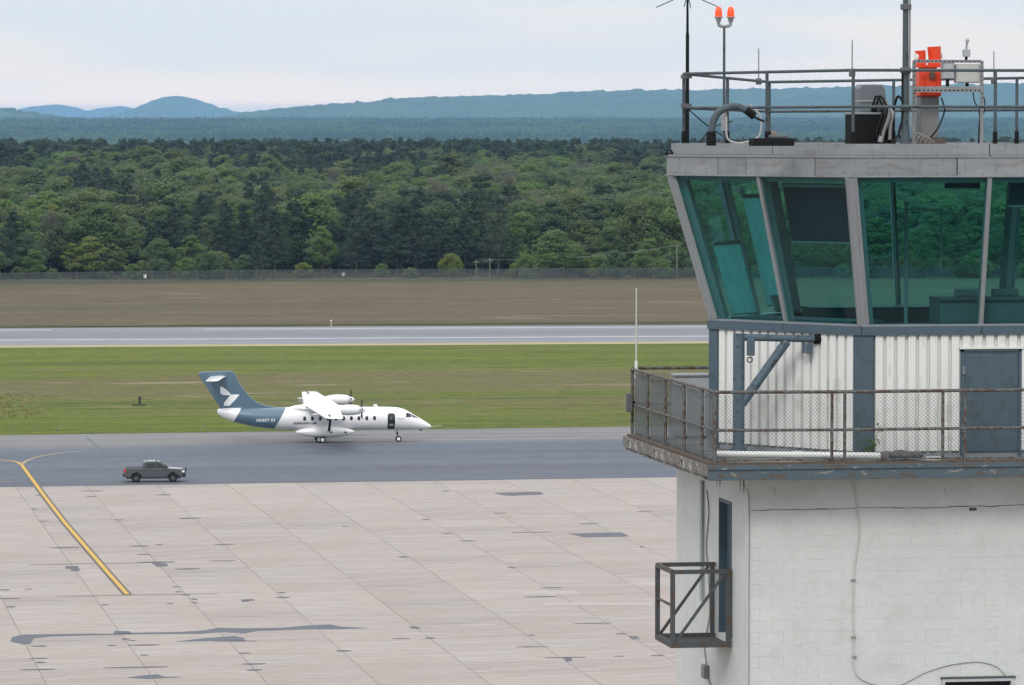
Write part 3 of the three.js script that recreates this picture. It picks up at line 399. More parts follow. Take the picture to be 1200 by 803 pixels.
// ---------------------------------------------------------------- fence and small things on the field
{
  const post = M(0.13, 0.14, 0.145, 0.6, 0.3), fabric = M(0.10, 0.115, 0.125, 0.7, 0.2, { transparent: true, opacity: 0.42, side: THREE.DoubleSide });
  const pts = [[-70, 335.2], [0, 334], [300, 329.8], [560, 328.8], [604, 328.6], [660, 328.2], [860, 326.8], [1260, 325]].map((p) => G(...p));
  const fence = thing('chain_link_fence', 'long grey chain link fence along the edge of the wood', 'fence', pts[0].clone());
  const fabrics = [], rails = [];
  for (let k = 0; k < pts.length - 1; k++) {
    const a = pts[k], b = pts[k + 1], L = a.distanceTo(b), n = Math.round(L / 3.05); if (k === 4) continue;
    for (let i = 0; i < n; i++) { const p = a.clone().lerp(b, i / n); part('post', rod(V(p.x, -0.1, p.z), V(p.x, 2.35 + (i % 5 === 0 ? 0.35 : 0), p.z), i % 5 === 0 ? 0.06 : 0.04, undefined, 6), post, fence); }
    part('top_rail', rod(a.clone().setY(2.25), b.clone().setY(2.25), 0.03, undefined, 6), post, fence); part('chain_link', quad(a.clone().setY(0.05), b.clone().setY(0.05), b.clone().setY(2.25), a.clone().setY(2.25)), fabric, fence);
  }
  const gate = thing('fence_gate', 'pale grey double gate standing in the chain link fence', 'gate', pts[4].clone()), a = pts[4], b = pts[5], grey = M(0.11, 0.125, 0.14, 0.7, 0.1, { transparent: true, opacity: 0.5 });
  for (const f of [0, 0.5, 1]) { const p = a.clone().lerp(b, f); part('post', rod(V(p.x, -0.1, p.z), V(p.x, 2.6, p.z), 0.08, undefined, 8), post, gate); }
  for (const [f, g] of [[0.03, 0.48], [0.52, 0.97]]) { const p = a.clone().lerp(b, f), q = a.clone().lerp(b, g); part('leaf', quad(p.clone().setY(0.15), q.clone().setY(0.15), q.clone().setY(2.35), p.clone().setY(2.35)), grey, gate); for (const y of [0.15, 1.25, 2.35]) part('rail', rod(p.clone().setY(y), q.clone().setY(y), 0.035, undefined, 6), post, gate); }
  const white = M(0.72, 0.73, 0.74, 0.6);
  for (const [px, py, label] of [[169.5, 331.6, 'small white notice on the fence below the yellow green trees'], [402, 329.3, 'small white notice on the fence below the dark pines']]) { const p = G(px, py); p.z += 0.12; const s = thing('fence_notice', label, 'sign', V(p.x, 0.9, p.z)); part('board', box(p.x - 0.3, p.x + 0.3, 0.95, 1.65, p.z - 0.015, p.z + 0.015, 0.01), white, s); part('bracket', box(p.x - 0.25, p.x + 0.25, 1.25, 1.31, p.z - 0.12, p.z - 0.016), post, s); }
  // slim poles at the wood's edge, wires between two of them
  const wood = M(0.20, 0.19, 0.17, 0.9), poles = [];
  for (const [px, top, s, label] of [[793.5, 285, 958, 'tall pale utility pole at the wood edge beside the tower'], [558, 304, 958, 'short pale utility pole in front of the dark pines'], [574, 302, 959, 'slim pale utility pole with a crossarm near the gate']]) {
    const t = (px - CX) / F * s, p = ahead(s, t), h = EYE + (HORIZON - top) / F * s, o = thing('utility_pole', label, 'pole', p); part('shaft', rod(p.clone().setY(-0.1), p.clone().setY(h), 0.10, 0.08, 8), wood, o); part('crossarm', box(p.x - 0.7, p.x + 0.7, h - 0.55, h - 0.43, p.z - 0.06, p.z + 0.06), wood, o); poles.push(p.clone().setY(h - 0.42));
  }
  for (const dz of [-0.5, 0.5]) { const A = poles[2].clone().add(V(dz, 0, 0.05)), B = poles[0].clone().add(V(dz, 0, 0.05)), mid = A.clone().lerp(B, 0.5); mid.y -= 0.9; const w = thing('power_line', dz < 0 ? 'upper slack wire strung between the utility poles' : 'lower slack wire strung between the utility poles', 'wire', A.clone()); part('wire', tube([A, A.clone().lerp(B, 0.25).setY(lerp(A.y, B.y, 0.25) - 0.68), mid, A.clone().lerp(B, 0.75).setY(lerp(A.y, B.y, 0.75) - 0.68), B], 0.02, 40, 5), M(0.25, 0.26, 0.27, 0.6), w); }
  { // lattice mast on the far rise
    const s = 8600, p = ahead(s, (147 - CX) / F * s, 0), y0 = land(s, 0), top = EYE + (HORIZON - 147.5) / F * s, m = thing('radio_mast', 'thin grey lattice mast standing in the far woodland', 'mast', V(p.x, y0, p.z)); const steel = M(0.26, 0.27, 0.29, 0.6, 0.2);
    const legs = [[-0.7, -0.7], [0.7, -0.7], [0, 0.8]]; legs.forEach(([x, z]) => part('leg', rod(V(p.x + x, y0, p.z + z), V(p.x + x * 0.6, top, p.z + z * 0.6), 0.16, 0.14, 5), steel, m)); const br = []; for (let y = y0; y < top; y += 2) br.push(rod(V(p.x - 0.7, y, p.z - 0.7), V(p.x + 0.7, y + 2, p.z - 0.7), 0.06, 0.06, 4), rod(V(p.x + 0.7, y, p.z - 0.7), V(p.x, y + 2, p.z + 0.8), 0.06, 0.06, 4)); part('bracing', br, steel, m);
  }
  { // dark marker beside the taxiway
    const p = G(163.5, 474.6), d = M(0.03, 0.03, 0.03, 0.8), m = thing('marker_post', 'short dark marker post standing alone in the mown grass', 'post', p); part('post', box(p.x - 0.12, p.x + 0.12, -0.06, 0.95, p.z - 0.1, p.z + 0.1, 0.03), d, m); part('arm', rod(p.clone().setY(0.72), p.clone().add(V(1.1, 0.6, 0.2)), 0.03, 0.02, 6), d, m); part('base', box(p.x - 0.8, p.x + 0.7, -0.06, 0.07, p.z - 0.3, p.z + 0.3, 0.03), M(0.05, 0.055, 0.035, 0.9), m);
  }
  for (const [px, py, label] of [[240, 503.2, 'small dark edge light by the taxiway under the aeroplane tail'], [67, 508.4, 'small pale edge light on a stake by the taxiway']]) { const p = G(px, py), o = thing('edge_light', label, 'light', p); part('stem', rod(p.clone().setY(-0.06), p.clone().setY(0.3), 0.05, 0.04, 8), M(0.3, 0.25, 0.1, 0.7), o); part('lens', new THREE.SphereGeometry(0.09, 10, 8).translate(p.x, 0.36, p.z), M(0.05, 0.08, 0.2, 0.2), o); }
  for (const [px, py] of [[388, 382.4]]) { const p = G(px, py), o = thing('runway_light', 'small white runway light on the far runway edge behind the aeroplane', 'light', p); part('stem', rod(p.clone().setY(-0.06), p.clone().setY(0.75), 0.07, 0.06, 6), M(0.6, 0.58, 0.5, 0.7), o); part('lens', new THREE.SphereGeometry(0.13, 8, 6).translate(p.x, 0.85, p.z), M(0.75, 0.75, 0.7, 0.3), o); }
  // grass: tufts that break the flat surface of the mown strips, and a stand of tall straw
  const blade = (n, seed, lean) => { const R = rng(seed), pos = [], col = []; for (let i = 0; i < n; i++) { const a = R() * 6.28, r = R() * 0.5, x = Math.cos(a) * r, z = Math.sin(a) * r, h = 0.5 + 0.5 * R(), b = R() * 6.28, w = 0.07, lx = (R() - 0.5) * lean, lz = (R() - 0.5) * lean; pos.push(x - w * Math.cos(b), 0, z - w * Math.sin(b), x + w * Math.cos(b), 0, z + w * Math.sin(b), x + lx, h, z + lz); const t = 0.75 + 0.5 * R(); for (let k = 0; k < 3; k++) col.push(t, t, t); } const g = new THREE.BufferGeometry(); g.setAttribute('position', new THREE.Float32BufferAttribute(pos, 3)); g.setAttribute('color', new THREE.Float32BufferAttribute(col, 3)); g.computeVertexNormals(); return g; };
  const R = rng(31), tuft = blade(16, 8, 0.7), mat = leafMat(1, 1, 1), mtx = new THREE.Matrix4(), c = new THREE.Color(), q = new THREE.Quaternion(), up = V(0, 1, 0);
  const sow = (name, label, items) => { const im = new THREE.InstancedMesh(tuft, mat, items.length); items.forEach(([p, w, h, col], i) => { mtx.compose(p, q.setFromAxisAngle(up, R() * 6.28), V(w, h, w)); im.setMatrixAt(i, mtx); im.setColorAt(i, c.setRGB(...col)); }); im.name = name; im.userData = { kind: 'stuff', label }; im.receiveShadow = im.castShadow = true; scene.add(im); };
  const straw = []; for (let i = 0; i < 260; i++) { const a = R(), px = -30 + 80 * a + 20 * (R() - 0.5), py = 462 + 28 * R(); const p = G(px, py, -0.06); straw.push([p, 0.35 + 0.3 * R(), (0.18 + 0.3 * R()) * (1 - 0.6 * a), R() < 0.6 ? [0.36, 0.30, 0.15] : [0.2, 0.2, 0.06]]); }
  sow('tall_straw_grass', 'stand of tall straw coloured grass beside the mown strip', straw);
  const scrub = []; for (let i = 0; i < 1200; i++) { const px = -20 + 900 * R(), py = 322.6 + (px < 200 ? 10 : 5) * R() - px * 0.004; const s = EYE * F / (py - HORIZON); const p = G(px, py, -0.05); if (s < 950) continue; scrub.push([p, 0.7 + 0.7 * R(), 0.7 + 0.9 * R(), R() < 0.5 ? [0.13, 0.14, 0.06] : [0.09, 0.10, 0.05]]); }
  sow('fence_scrub', 'tall weeds and scrub behind the fence', scrub);
}
// ---------------------------------------------------------------- aeroplane
const font = await new FontLoader().loadAsync('fonts/droid/droid_sans_bold.typeface.json');
const lettering = (text, size, depth = 0.004) => { const g = new TextGeometry(text, { font, size, depth, curveSegments: 3, bevelEnabled: false }); g.computeBoundingBox(); g.translate(-g.boundingBox.min.x, -g.boundingBox.min.y, 0); return g; };
{
  const white = M(0.76, 0.76, 0.78, 0.28, 0, { clearcoat: 0.6, clearcoatRoughness: 0.12 }), blue = M(0.075, 0.135, 0.190, 0.32, 0, { clearcoat: 0.5, clearcoatRoughness: 0.15 }), black = M(0.012, 0.013, 0.016, 0.4), glass = M(0.02, 0.024, 0.03, 0.08), tyre = M(0.02, 0.02, 0.022, 0.85), metal = M(0.55, 0.56, 0.58, 0.35, 0.7), letter = M(0.80, 0.82, 0.84, 0.4), grey = M(0.28, 0.29, 0.31, 0.5);
  const wheel = G(378.6, 519.6);
  const o = thing('aeroplane', 'white high wing turboprop aeroplane with a slate blue tail on the taxiway', 'aeroplane', V(0, 0, 0));
  const P = (name, geos, mat, parent = o, label) => part(name, geos, mat, parent, label);
  // fuselage profile: x from the main wheels, top, bottom, half width
  const prof = [[10.80, 1.52, 1.44, 0.04], [10.66, 1.66, 1.34, 0.17], [10.42, 1.84, 1.26, 0.30], [10.0, 2.10, 1.20, 0.50], [9.5, 2.40, 1.17, 0.70], [8.85, 2.80, 1.16, 0.88], [8.45, 3.03, 1.155, 0.96], [8.05, 3.22, 1.15, 1.02], [7.5, 3.37, 1.15, 1.07], [6.6, 3.44, 1.17, 1.10], [4, 3.46, 1.19, 1.11], [0, 3.46, 1.21, 1.11], [-3.2, 3.46, 1.25, 1.10], [-5.0, 3.46, 1.36, 1.06], [-6.8, 3.46, 1.60, 0.94], [-8.6, 3.45, 2.06, 0.70], [-9.6, 3.42, 2.46, 0.46], [-10.05, 3.36, 2.74, 0.28], [-10.2, 3.26, 3.0, 0.10]];
  const at = (x) => { let k = 0; while (k < prof.length - 2 && prof[k + 1][0] > x) k++; const a = prof[k], b = prof[k + 1], f = clamp((x - a[0]) / (b[0] - a[0]), 0, 1); return [1, 2, 3].map((i) => lerp(a[i], b[i], f)); };
  const skin = (x, ang, off = 0) => { const [t, b, w] = at(x), c = (t + b) / 2, r = (t - b) / 2; return V(x, c + (r + off) * Math.cos(ang), (w + off) * Math.sin(ang)); };
  // stretch of skin between two slanted cuts
  const stretch = (xa, xb, slantA, slantB, n, off = 0) => {
    const pos = [], idx = [], K = 40; for (let i = 0; i <= n; i++) { const f = i / n, xt = lerp(xa, xb, f), sl = lerp(slantA, slantB, f); for (let k = 0; k <= K; k++) { const ang = k / K * Math.PI * 2; let x = xt, p; for (let q = 0; q < 4; q++) { p = skin(clamp(x, -10.2, 10.8), ang, off); x = xt - sl * (3.46 - p.y); } p.x = clamp(x, -10.2, 10.8); pos.push(p.x, p.y, p.z); } }
    for (let i = 0; i < n; i++) for (let k = 0; k < K; k++) { const a = i * (K + 1) + k, b = a + K + 1; idx.push(a, b, a + 1, a + 1, b, b + 1); }
    const g = new THREE.BufferGeometry(); g.setAttribute('position', new THREE.Float32BufferAttribute(pos, 3)); g.setIndex(idx); g.computeVertexNormals(); return g;
  };
  const fus = P('fuselage', [stretch(10.8, 7.4, 0, 0, 26), stretch(7.4, -3.5, 0, 0.57, 22)], white);
  const tailSec = P('tail_section', stretch(-3.5, -7.86, 0.57, 0.57, 14), blue, o, 'slate blue rear fuselage with white lettering');
  P('tail_cone', stretch(-7.86, -10.2, 0.57, 0.1, 12), white);
  // fin with its swept leading edge and long fillet
  const finPts = [[-12.1, 6.82], [-11.6, 6.98], [-8.95, 7.07], [-8.62, 6.98], [-8.45, 6.70], [-8.05, 5.85], [-7.2, 4.75], [-6.4, 4.02], [-5.6, 3.68], [-4.3, 3.46], [-4.2, 3.36], [-9.9, 3.36], [-9.95, 3.5]];
  { const s = new THREE.Shape(finPts.map((p) => new THREE.Vector2(...p))), g = new THREE.ExtrudeGeometry(s, { depth: 0.10, bevelEnabled: true, bevelThickness: 0.08, bevelSize: 0.07, bevelOffset: -0.07, bevelSegments: 3 }); g.translate(0, 0, -0.05); const fin = P('fin', g, blue);
    const poly = (pts) => { const e = new THREE.ExtrudeGeometry(new THREE.Shape(pts.map((p) => new THREE.Vector2(...p))), { depth: 0.006, bevelEnabled: false }); e.translate(0, 0, 0.132); return e; };
    const Z = (x, y) => [(225 + x / 8 - 378.6) / 12.0 - 0.02, (519.0 - (425 + y / 8)) / 12.0];
    for (const side of [1, -1]) for (const q of [[[280, 224], [300, 224], [345, 258], [384, 300], [345, 303], [302, 299], [281, 282]], [[378, 297], [462, 296], [430, 335], [366, 401], [311, 402], [316, 372]]]) { const e = poly(q.map((p) => Z(...p))); if (side < 0) e.scale(1, 1, -1); P('emblem', e, letter, fin); }
    P('rudder_line', box(-9.55, -9.5, 3.5, 3.52, -0.14, 0.14), blue, fin); }
  // lifting surfaces from section to section
  const foil = (xl, xt, y, z, th) => [[xl, 0.0], [lerp(xl, xt, 0.04), 0.42], [lerp(xl, xt, 0.15), 0.8], [lerp(xl, xt, 0.32), 1], [lerp(xl, xt, 0.6), 0.72], [xt, 0.06], [xt, -0.06], [lerp(xl, xt, 0.6), -0.35], [lerp(xl, xt, 0.3), -0.5], [lerp(xl, xt, 0.08), -0.38]].map(([x, t]) => V(x, y + t * th, z));
  const wingGeo = (secs) => { const pos = [], tri = (a, b, c) => [a, b, c].forEach((v) => pos.push(v.x, v.y, v.z)); for (let i = 0; i < secs.length - 1; i++) { const A = secs[i], B = secs[i + 1], n = A.length; for (let k = 0; k < n; k++) { const l = (k + 1) % n; tri(A[k], B[k], A[l]); tri(A[l], B[k], B[l]); } } for (const [s, flip] of [[secs[0], 0], [secs.at(-1), 1]]) for (let k = 1; k < s.length - 1; k++) flip ? tri(s[0], s[k], s[k + 1]) : tri(s[0], s[k + 1], s[k]); const g = new THREE.BufferGeometry(); g.setAttribute('position', new THREE.Float32BufferAttribute(pos, 3)); g.computeVertexNormals(); return g; };
  const wingY = (z) => 3.68 - 0.019 * z;                                     // the wing hangs a little to the near side
  const chord = (z) => { const f = Math.abs(z) / 17; return [1.62 - 0.80 * f, -1.72 + 0.96 * f]; };
  const zs = [-17, -16.4, -12, -6.5, -2.2, 0, 2.2, 6.5, 12, 16.4, 17];
  const wing = P('wing', wingGeo(zs.map((z) => { const [l, t] = chord(z), e = Math.abs(z) > 16.8 ? 0.25 : 0; return foil(l - e, t + e * 0.6, wingY(z), z, 0.21 - 0.008 * Math.abs(z) - e * 0.2); })), white);
  P('wing_fairing', new THREE.SphereGeometry(1, 28, 16).scale(2.9, 0.42, 1.12).translate(-0.35, 3.36, 0), white);
  for (const z of [-14.6, 14.0]) P('wing_vent', box(-0.36, -0.22, wingY(z) + 0.10, wingY(z) + 0.125, z - 1.2, z + 1.2).rotateY(0), black, wing);
  for (const z of [-6.6, 6.4]) {
    const y = wingY(z) - 0.02, nac = P('nacelle', (() => { const g = new THREE.LatheGeometry([[0.0, 0], [0.16, 0.02], [0.34, 0.35], [0.47, 0.9], [0.52, 1.5], [0.50, 2.1], [0.42, 2.55], [0.33, 2.72], [0.0, 2.74]].map((p) => new THREE.Vector2(...p)), 26); g.rotateZ(-Math.PI / 2); g.translate(0.55, y, z); return g; })(), white);
    P('intake', rod(V(3.12, y - 0.30, z), V(3.2, y - 0.30, z), 0.16, 0.15, 14), black, nac);
    const prop = P('propeller', (() => { const g = []; for (let b = 0; b < 5; b++) { const a = b / 5 * Math.PI * 2 + 0.12, s = new THREE.BoxGeometry(0.05, 0.78, 0.15); s.rotateY(0.7); s.translate(0, 0.60, 0); s.rotateX(a); s.translate(3.42, y, z); g.push(s); } return g; })(), black);
    P('spinner', (() => { const g = new THREE.LatheGeometry([[0.31, 0], [0.29, 0.14], [0.2, 0.34], [0.08, 0.48], [0, 0.52]].map((p) => new THREE.Vector2(...p)), 20); g.rotateZ(-Math.PI / 2); g.translate(3.29, y, z); return g; })(), white, prop);
    for (const dz of [-0.9, 0.9]) P('flap_fairing', new THREE.SphereGeometry(1, 14, 8).scale(0.95, 0.09, 0.08).translate(-0.9, wingY(z + dz) - 0.14, z + dz), grey, wing);
  }
  for (const z of [-10, -3.4, 3.4, 10]) P('flap_fairing', new THREE.SphereGeometry(1, 14, 8).scale(0.85, 0.08, 0.07).translate(-0.85, wingY(z) - 0.13, z), white, wing);
  // tailplane set just below the fin top
  const sy = (z) => 6.52 - 0.03 * Math.abs(z);
  P('tailplane', wingGeo([-4.7, -4.4, -2, 0, 2, 4.4, 4.7].map((z) => { const f = Math.abs(z) / 4.7, e = f > 0.97 ? 0.2 : 0; return foil(-9.35 - 1.05 * f - e, -10.85 - 0.75 * f + e * 0.5, sy(z) - 0.016 * z, z, 0.11 - 0.05 * f); })), white);
  // belly fairing with the landing gear, braces up to the wing
  for (const s of [-1, 1]) P('sponson', (() => { const g = new THREE.SphereGeometry(1, 36, 18), p = g.attributes.position; for (let i = 0; i < p.count; i++) { const x = p.getX(i), k = Math.pow(Math.max(0, 1 - Math.abs(x)), 0.18); p.setXYZ(i, x * 2.9, p.getY(i) * 0.58 * (0.4 + 0.6 * k), p.getZ(i) * 0.62 * (0.4 + 0.6 * k)); } g.computeVertexNormals(); g.translate(0.3, 1.08, s * 0.82); return g; })(), white);
  P('belly_fairing', new THREE.SphereGeometry(1, 28, 14).scale(2.8, 0.5, 1.0).translate(0.3, 1.12, 0), white);
  for (const s of [-1, 1]) { const st = P('wing_strut', bar(V(0.62, 1.12, s * 1.3), V(0.55, wingY(s * 5.6) - 0.05, s * 5.6), 0.24, 0.09, V(1, 0, 0)), black); P('strut_foot', box(0.15, 0.95, 0.98, 1.16, s * 1.27, s * 1.42, 0.05), black, st); P('fairing_hatch', box(2.1, 2.4, 1.0, 1.12, s * 1.23, s * 1.30, 0.02), black); }
  const disc = (x, y, z, r, w, name) => { const t = P('wheel', new THREE.TorusGeometry(r * 0.70, r * 0.30, 12, 26).scale(1, 1, w / (r * 0.6)).translate(x, y, z), tyre); P('rim', rod(V(x, y, z - w * 0.42), V(x, y, z + w * 0.42), r * 0.58, undefined, 20), letter, t); return t; };
  for (const s of [-1, 1]) { P('main_gear_leg', rod(V(0, 0.85, s * 0.95), V(0, 0.34, s * 1.18), 0.09, 0.07, 10), metal); disc(0, 0.33, s * 1.30, 0.33, 0.22); disc(-0.28, 0.33, s * 1.0, 0.33, 0.22); }
  P('nose_gear_leg', [rod(V(7.45, 1.2, 0), V(7.55, 0.30, 0), 0.07, 0.06, 10), rod(V(7.1, 1.2, 0), V(7.52, 0.62, 0), 0.035, undefined, 8)], metal); P('torque_link', box(7.36, 7.52, 0.66, 0.98, -0.14, 0.14, 0.03), black); for (const s of [-1, 1]) disc(7.55, 0.29, s * 0.17, 0.29, 0.16);
  // patches of skin for windows, door and windscreen, following the curve of the hull
  const onSkin = (poly, off) => { // a convex outline [x, y] on the side of the hull, cut into rows so that it follows the curve
    const ys = poly.map((p) => p[1]), y0 = Math.min(...ys), y1 = Math.max(...ys), N = 12, pos = [], rows = [], idx = [];
    const depth = (x, y) => { const [t, b, w] = at(x), c = (t + b) / 2, r = (t - b) / 2, q = clamp((y - c) / r, -0.999, 0.999); return w * Math.sqrt(1 - q * q) + off + 0.012; };
    for (let j = 0; j <= N; j++) { const y = lerp(y0 + 1e-4, y1 - 1e-4, j / N); let a = 1e9, b = -1e9; poly.forEach((p, k) => { const q = poly[(k + 1) % poly.length]; if ((p[1] - y) * (q[1] - y) <= 0 && p[1] !== q[1]) { const x = p[0] + (q[0] - p[0]) * (y - p[1]) / (q[1] - p[1]); a = Math.min(a, x); b = Math.max(b, x); } }); for (let i = 0; i <= 4; i++) { const x = lerp(a, b, i / 4); pos.push(x, y, depth(x, y)); } }
    for (let j = 0; j < N; j++) for (let i = 0; i < 4; i++) { const a = j * 5 + i; idx.push(a, a + 1, a + 6, a, a + 6, a + 5); }
    const g = new THREE.BufferGeometry(); g.setAttribute('position', new THREE.Float32BufferAttribute(pos, 3)); g.setIndex(idx); g.computeVertexNormals(); return g; };
  const oval = (cx, cy, rx, ry, pow = 2.6) => { const a = []; for (let k = 0; k < 22; k++) { const t = k / 22 * Math.PI * 2, c = Math.cos(t), s = Math.sin(t); a.push([cx + rx * Math.sign(c) * Math.abs(c) ** (2 / pow), cy + ry * Math.sign(s) * Math.abs(s) ** (2 / pow)]); } return a; };
  const mirrored = (g) => { const m = g.clone(); m.scale(1, 1, -1); return m; };
  for (const X of [554, 588, 623, 657, 692, 726, 760, 793, 828, 862]) { const x = (X - 632) / 45; for (const g of [onSkin(oval(x, 2.40, 0.145, 0.21), 0.004)]) { P('window', g, glass, fus); P('window', mirrored(g), glass, fus); } }
  const dx0 = (920 - 632) / 45, dx1 = (953 - 632) / 45, door = P('door', onSkin([...oval((dx0 + dx1) / 2, 2.06, (dx1 - dx0) / 2, 0.80, 7)], 0.006), black, fus, 'dark cabin door behind the cockpit'); P('door_window', onSkin(oval((dx0 + dx1) / 2, 2.36, 0.12, 0.2), 0.022), M(0.08, 0.085, 0.09, 0.2), fus); P('door_frame', onSkin(oval((dx0 + dx1) / 2, 1.72, 0.22, 0.12, 5), 0.022), grey, fus);
  P('sill_mark', box(5.0, 6.1, 1.42, 1.45, 0.99, 1.01), grey, fus);
  // cockpit windows, split by posts
  const pane = (pts) => onSkin(pts, 0.006);
  for (const pts of [[[8.20, 2.46], [8.28, 2.90], [8.72, 2.78], [8.80, 2.46]], [[8.86, 2.46], [8.79, 2.76], [9.05, 2.60], [9.46, 2.36], [9.4, 2.33]]]) for (const g of [pane(pts), mirrored(pane(pts))]) P('cockpit_window', g, glass, fus);
  const panel = (a, b, c, d) => quad(a, b, c, d); P('windscreen', [panel(skin(9.42, 0.06, 0.012), skin(9.42, 0.62, 0.012), skin(8.62, 0.72, 0.012), skin(8.62, 0.06, 0.012)), panel(skin(9.42, -0.62, 0.012), skin(9.42, -0.06, 0.012), skin(8.62, -0.06, 0.012), skin(8.62, -0.72, 0.012))], glass, fus);
  P('nose_probe', rod(V(10.78, 1.48, 0), V(11.9, 1.55, 0), 0.018, 0.012, 6), letter); P('blade_antenna', wingGeo([0, 0.26].map((h) => foil(5.55 - h * 0.5, 5.2 - h * 0.6, 0, h, 0.03).map((v) => V(v.x, 3.44 + h, v.y)))), white, fus); P('belly_antenna', box(9.6, 9.9, 1.08, 1.18, -0.02, 0.02), black, fus);
  // lettering, bent round the hull
  const bend = (g, x, y) => { const p = g.attributes.position; for (let i = 0; i < p.count; i++) { const X = p.getX(i) + x, Y = p.getY(i) + y, [t, b, w] = at(X), c = (t + b) / 2, r = (t - b) / 2, q = clamp((Y - c) / r, -0.999, 0.999); p.setXYZ(i, X, Y, w * Math.sqrt(1 - q * q) + 0.022 + p.getZ(i) * 2); } g.computeVertexNormals(); return g; };
  const fit = (g, w) => { g.computeBoundingBox(); g.scale(w / g.boundingBox.max.x, 1, 1); return g; };
  P('lettering', bend(fit(lettering('HEART X1', 0.30), 1.82), -6.45, 2.11), letter, tailSec);
  P('registration', bend(fit(lettering('N301HX', 0.20), 1.50), -2.80, 1.84), black, fus);
  P('registration_mark', bend(fit(lettering('301', 0.15), 0.26), -1.2, 1.86), grey, fus); { const f = onSkin([[-0.92, 1.83], [-0.58, 1.83], [-0.58, 2.02], [-0.92, 2.02]], 0.006); P('flag', f, M(0.06, 0.06, 0.10, 0.5), fus); const r = onSkin([[-0.92, 1.86], [-0.70, 1.86], [-0.70, 1.90], [-0.92, 1.90]], 0.022); P('flag_stripe', r, letter, fus); }
  { const e = [onSkin([[7.38, 2.42], [7.45, 2.42], [7.53, 2.34], [7.44, 2.34]], 0.006), onSkin([[7.44, 2.34], [7.58, 2.34], [7.46, 2.22], [7.40, 2.24]], 0.006)]; P('small_emblem', e, grey, fus); P('nose_lettering', bend(fit(lettering('HEART', 0.09), 0.42), 7.62, 2.27), grey, fus); }
  o.rotation.y = -(YAW - 6.6 * Math.PI / 180); o.position.copy(wheel).setY(0.012); o.position.add(V(0, 0, -1.3));
}
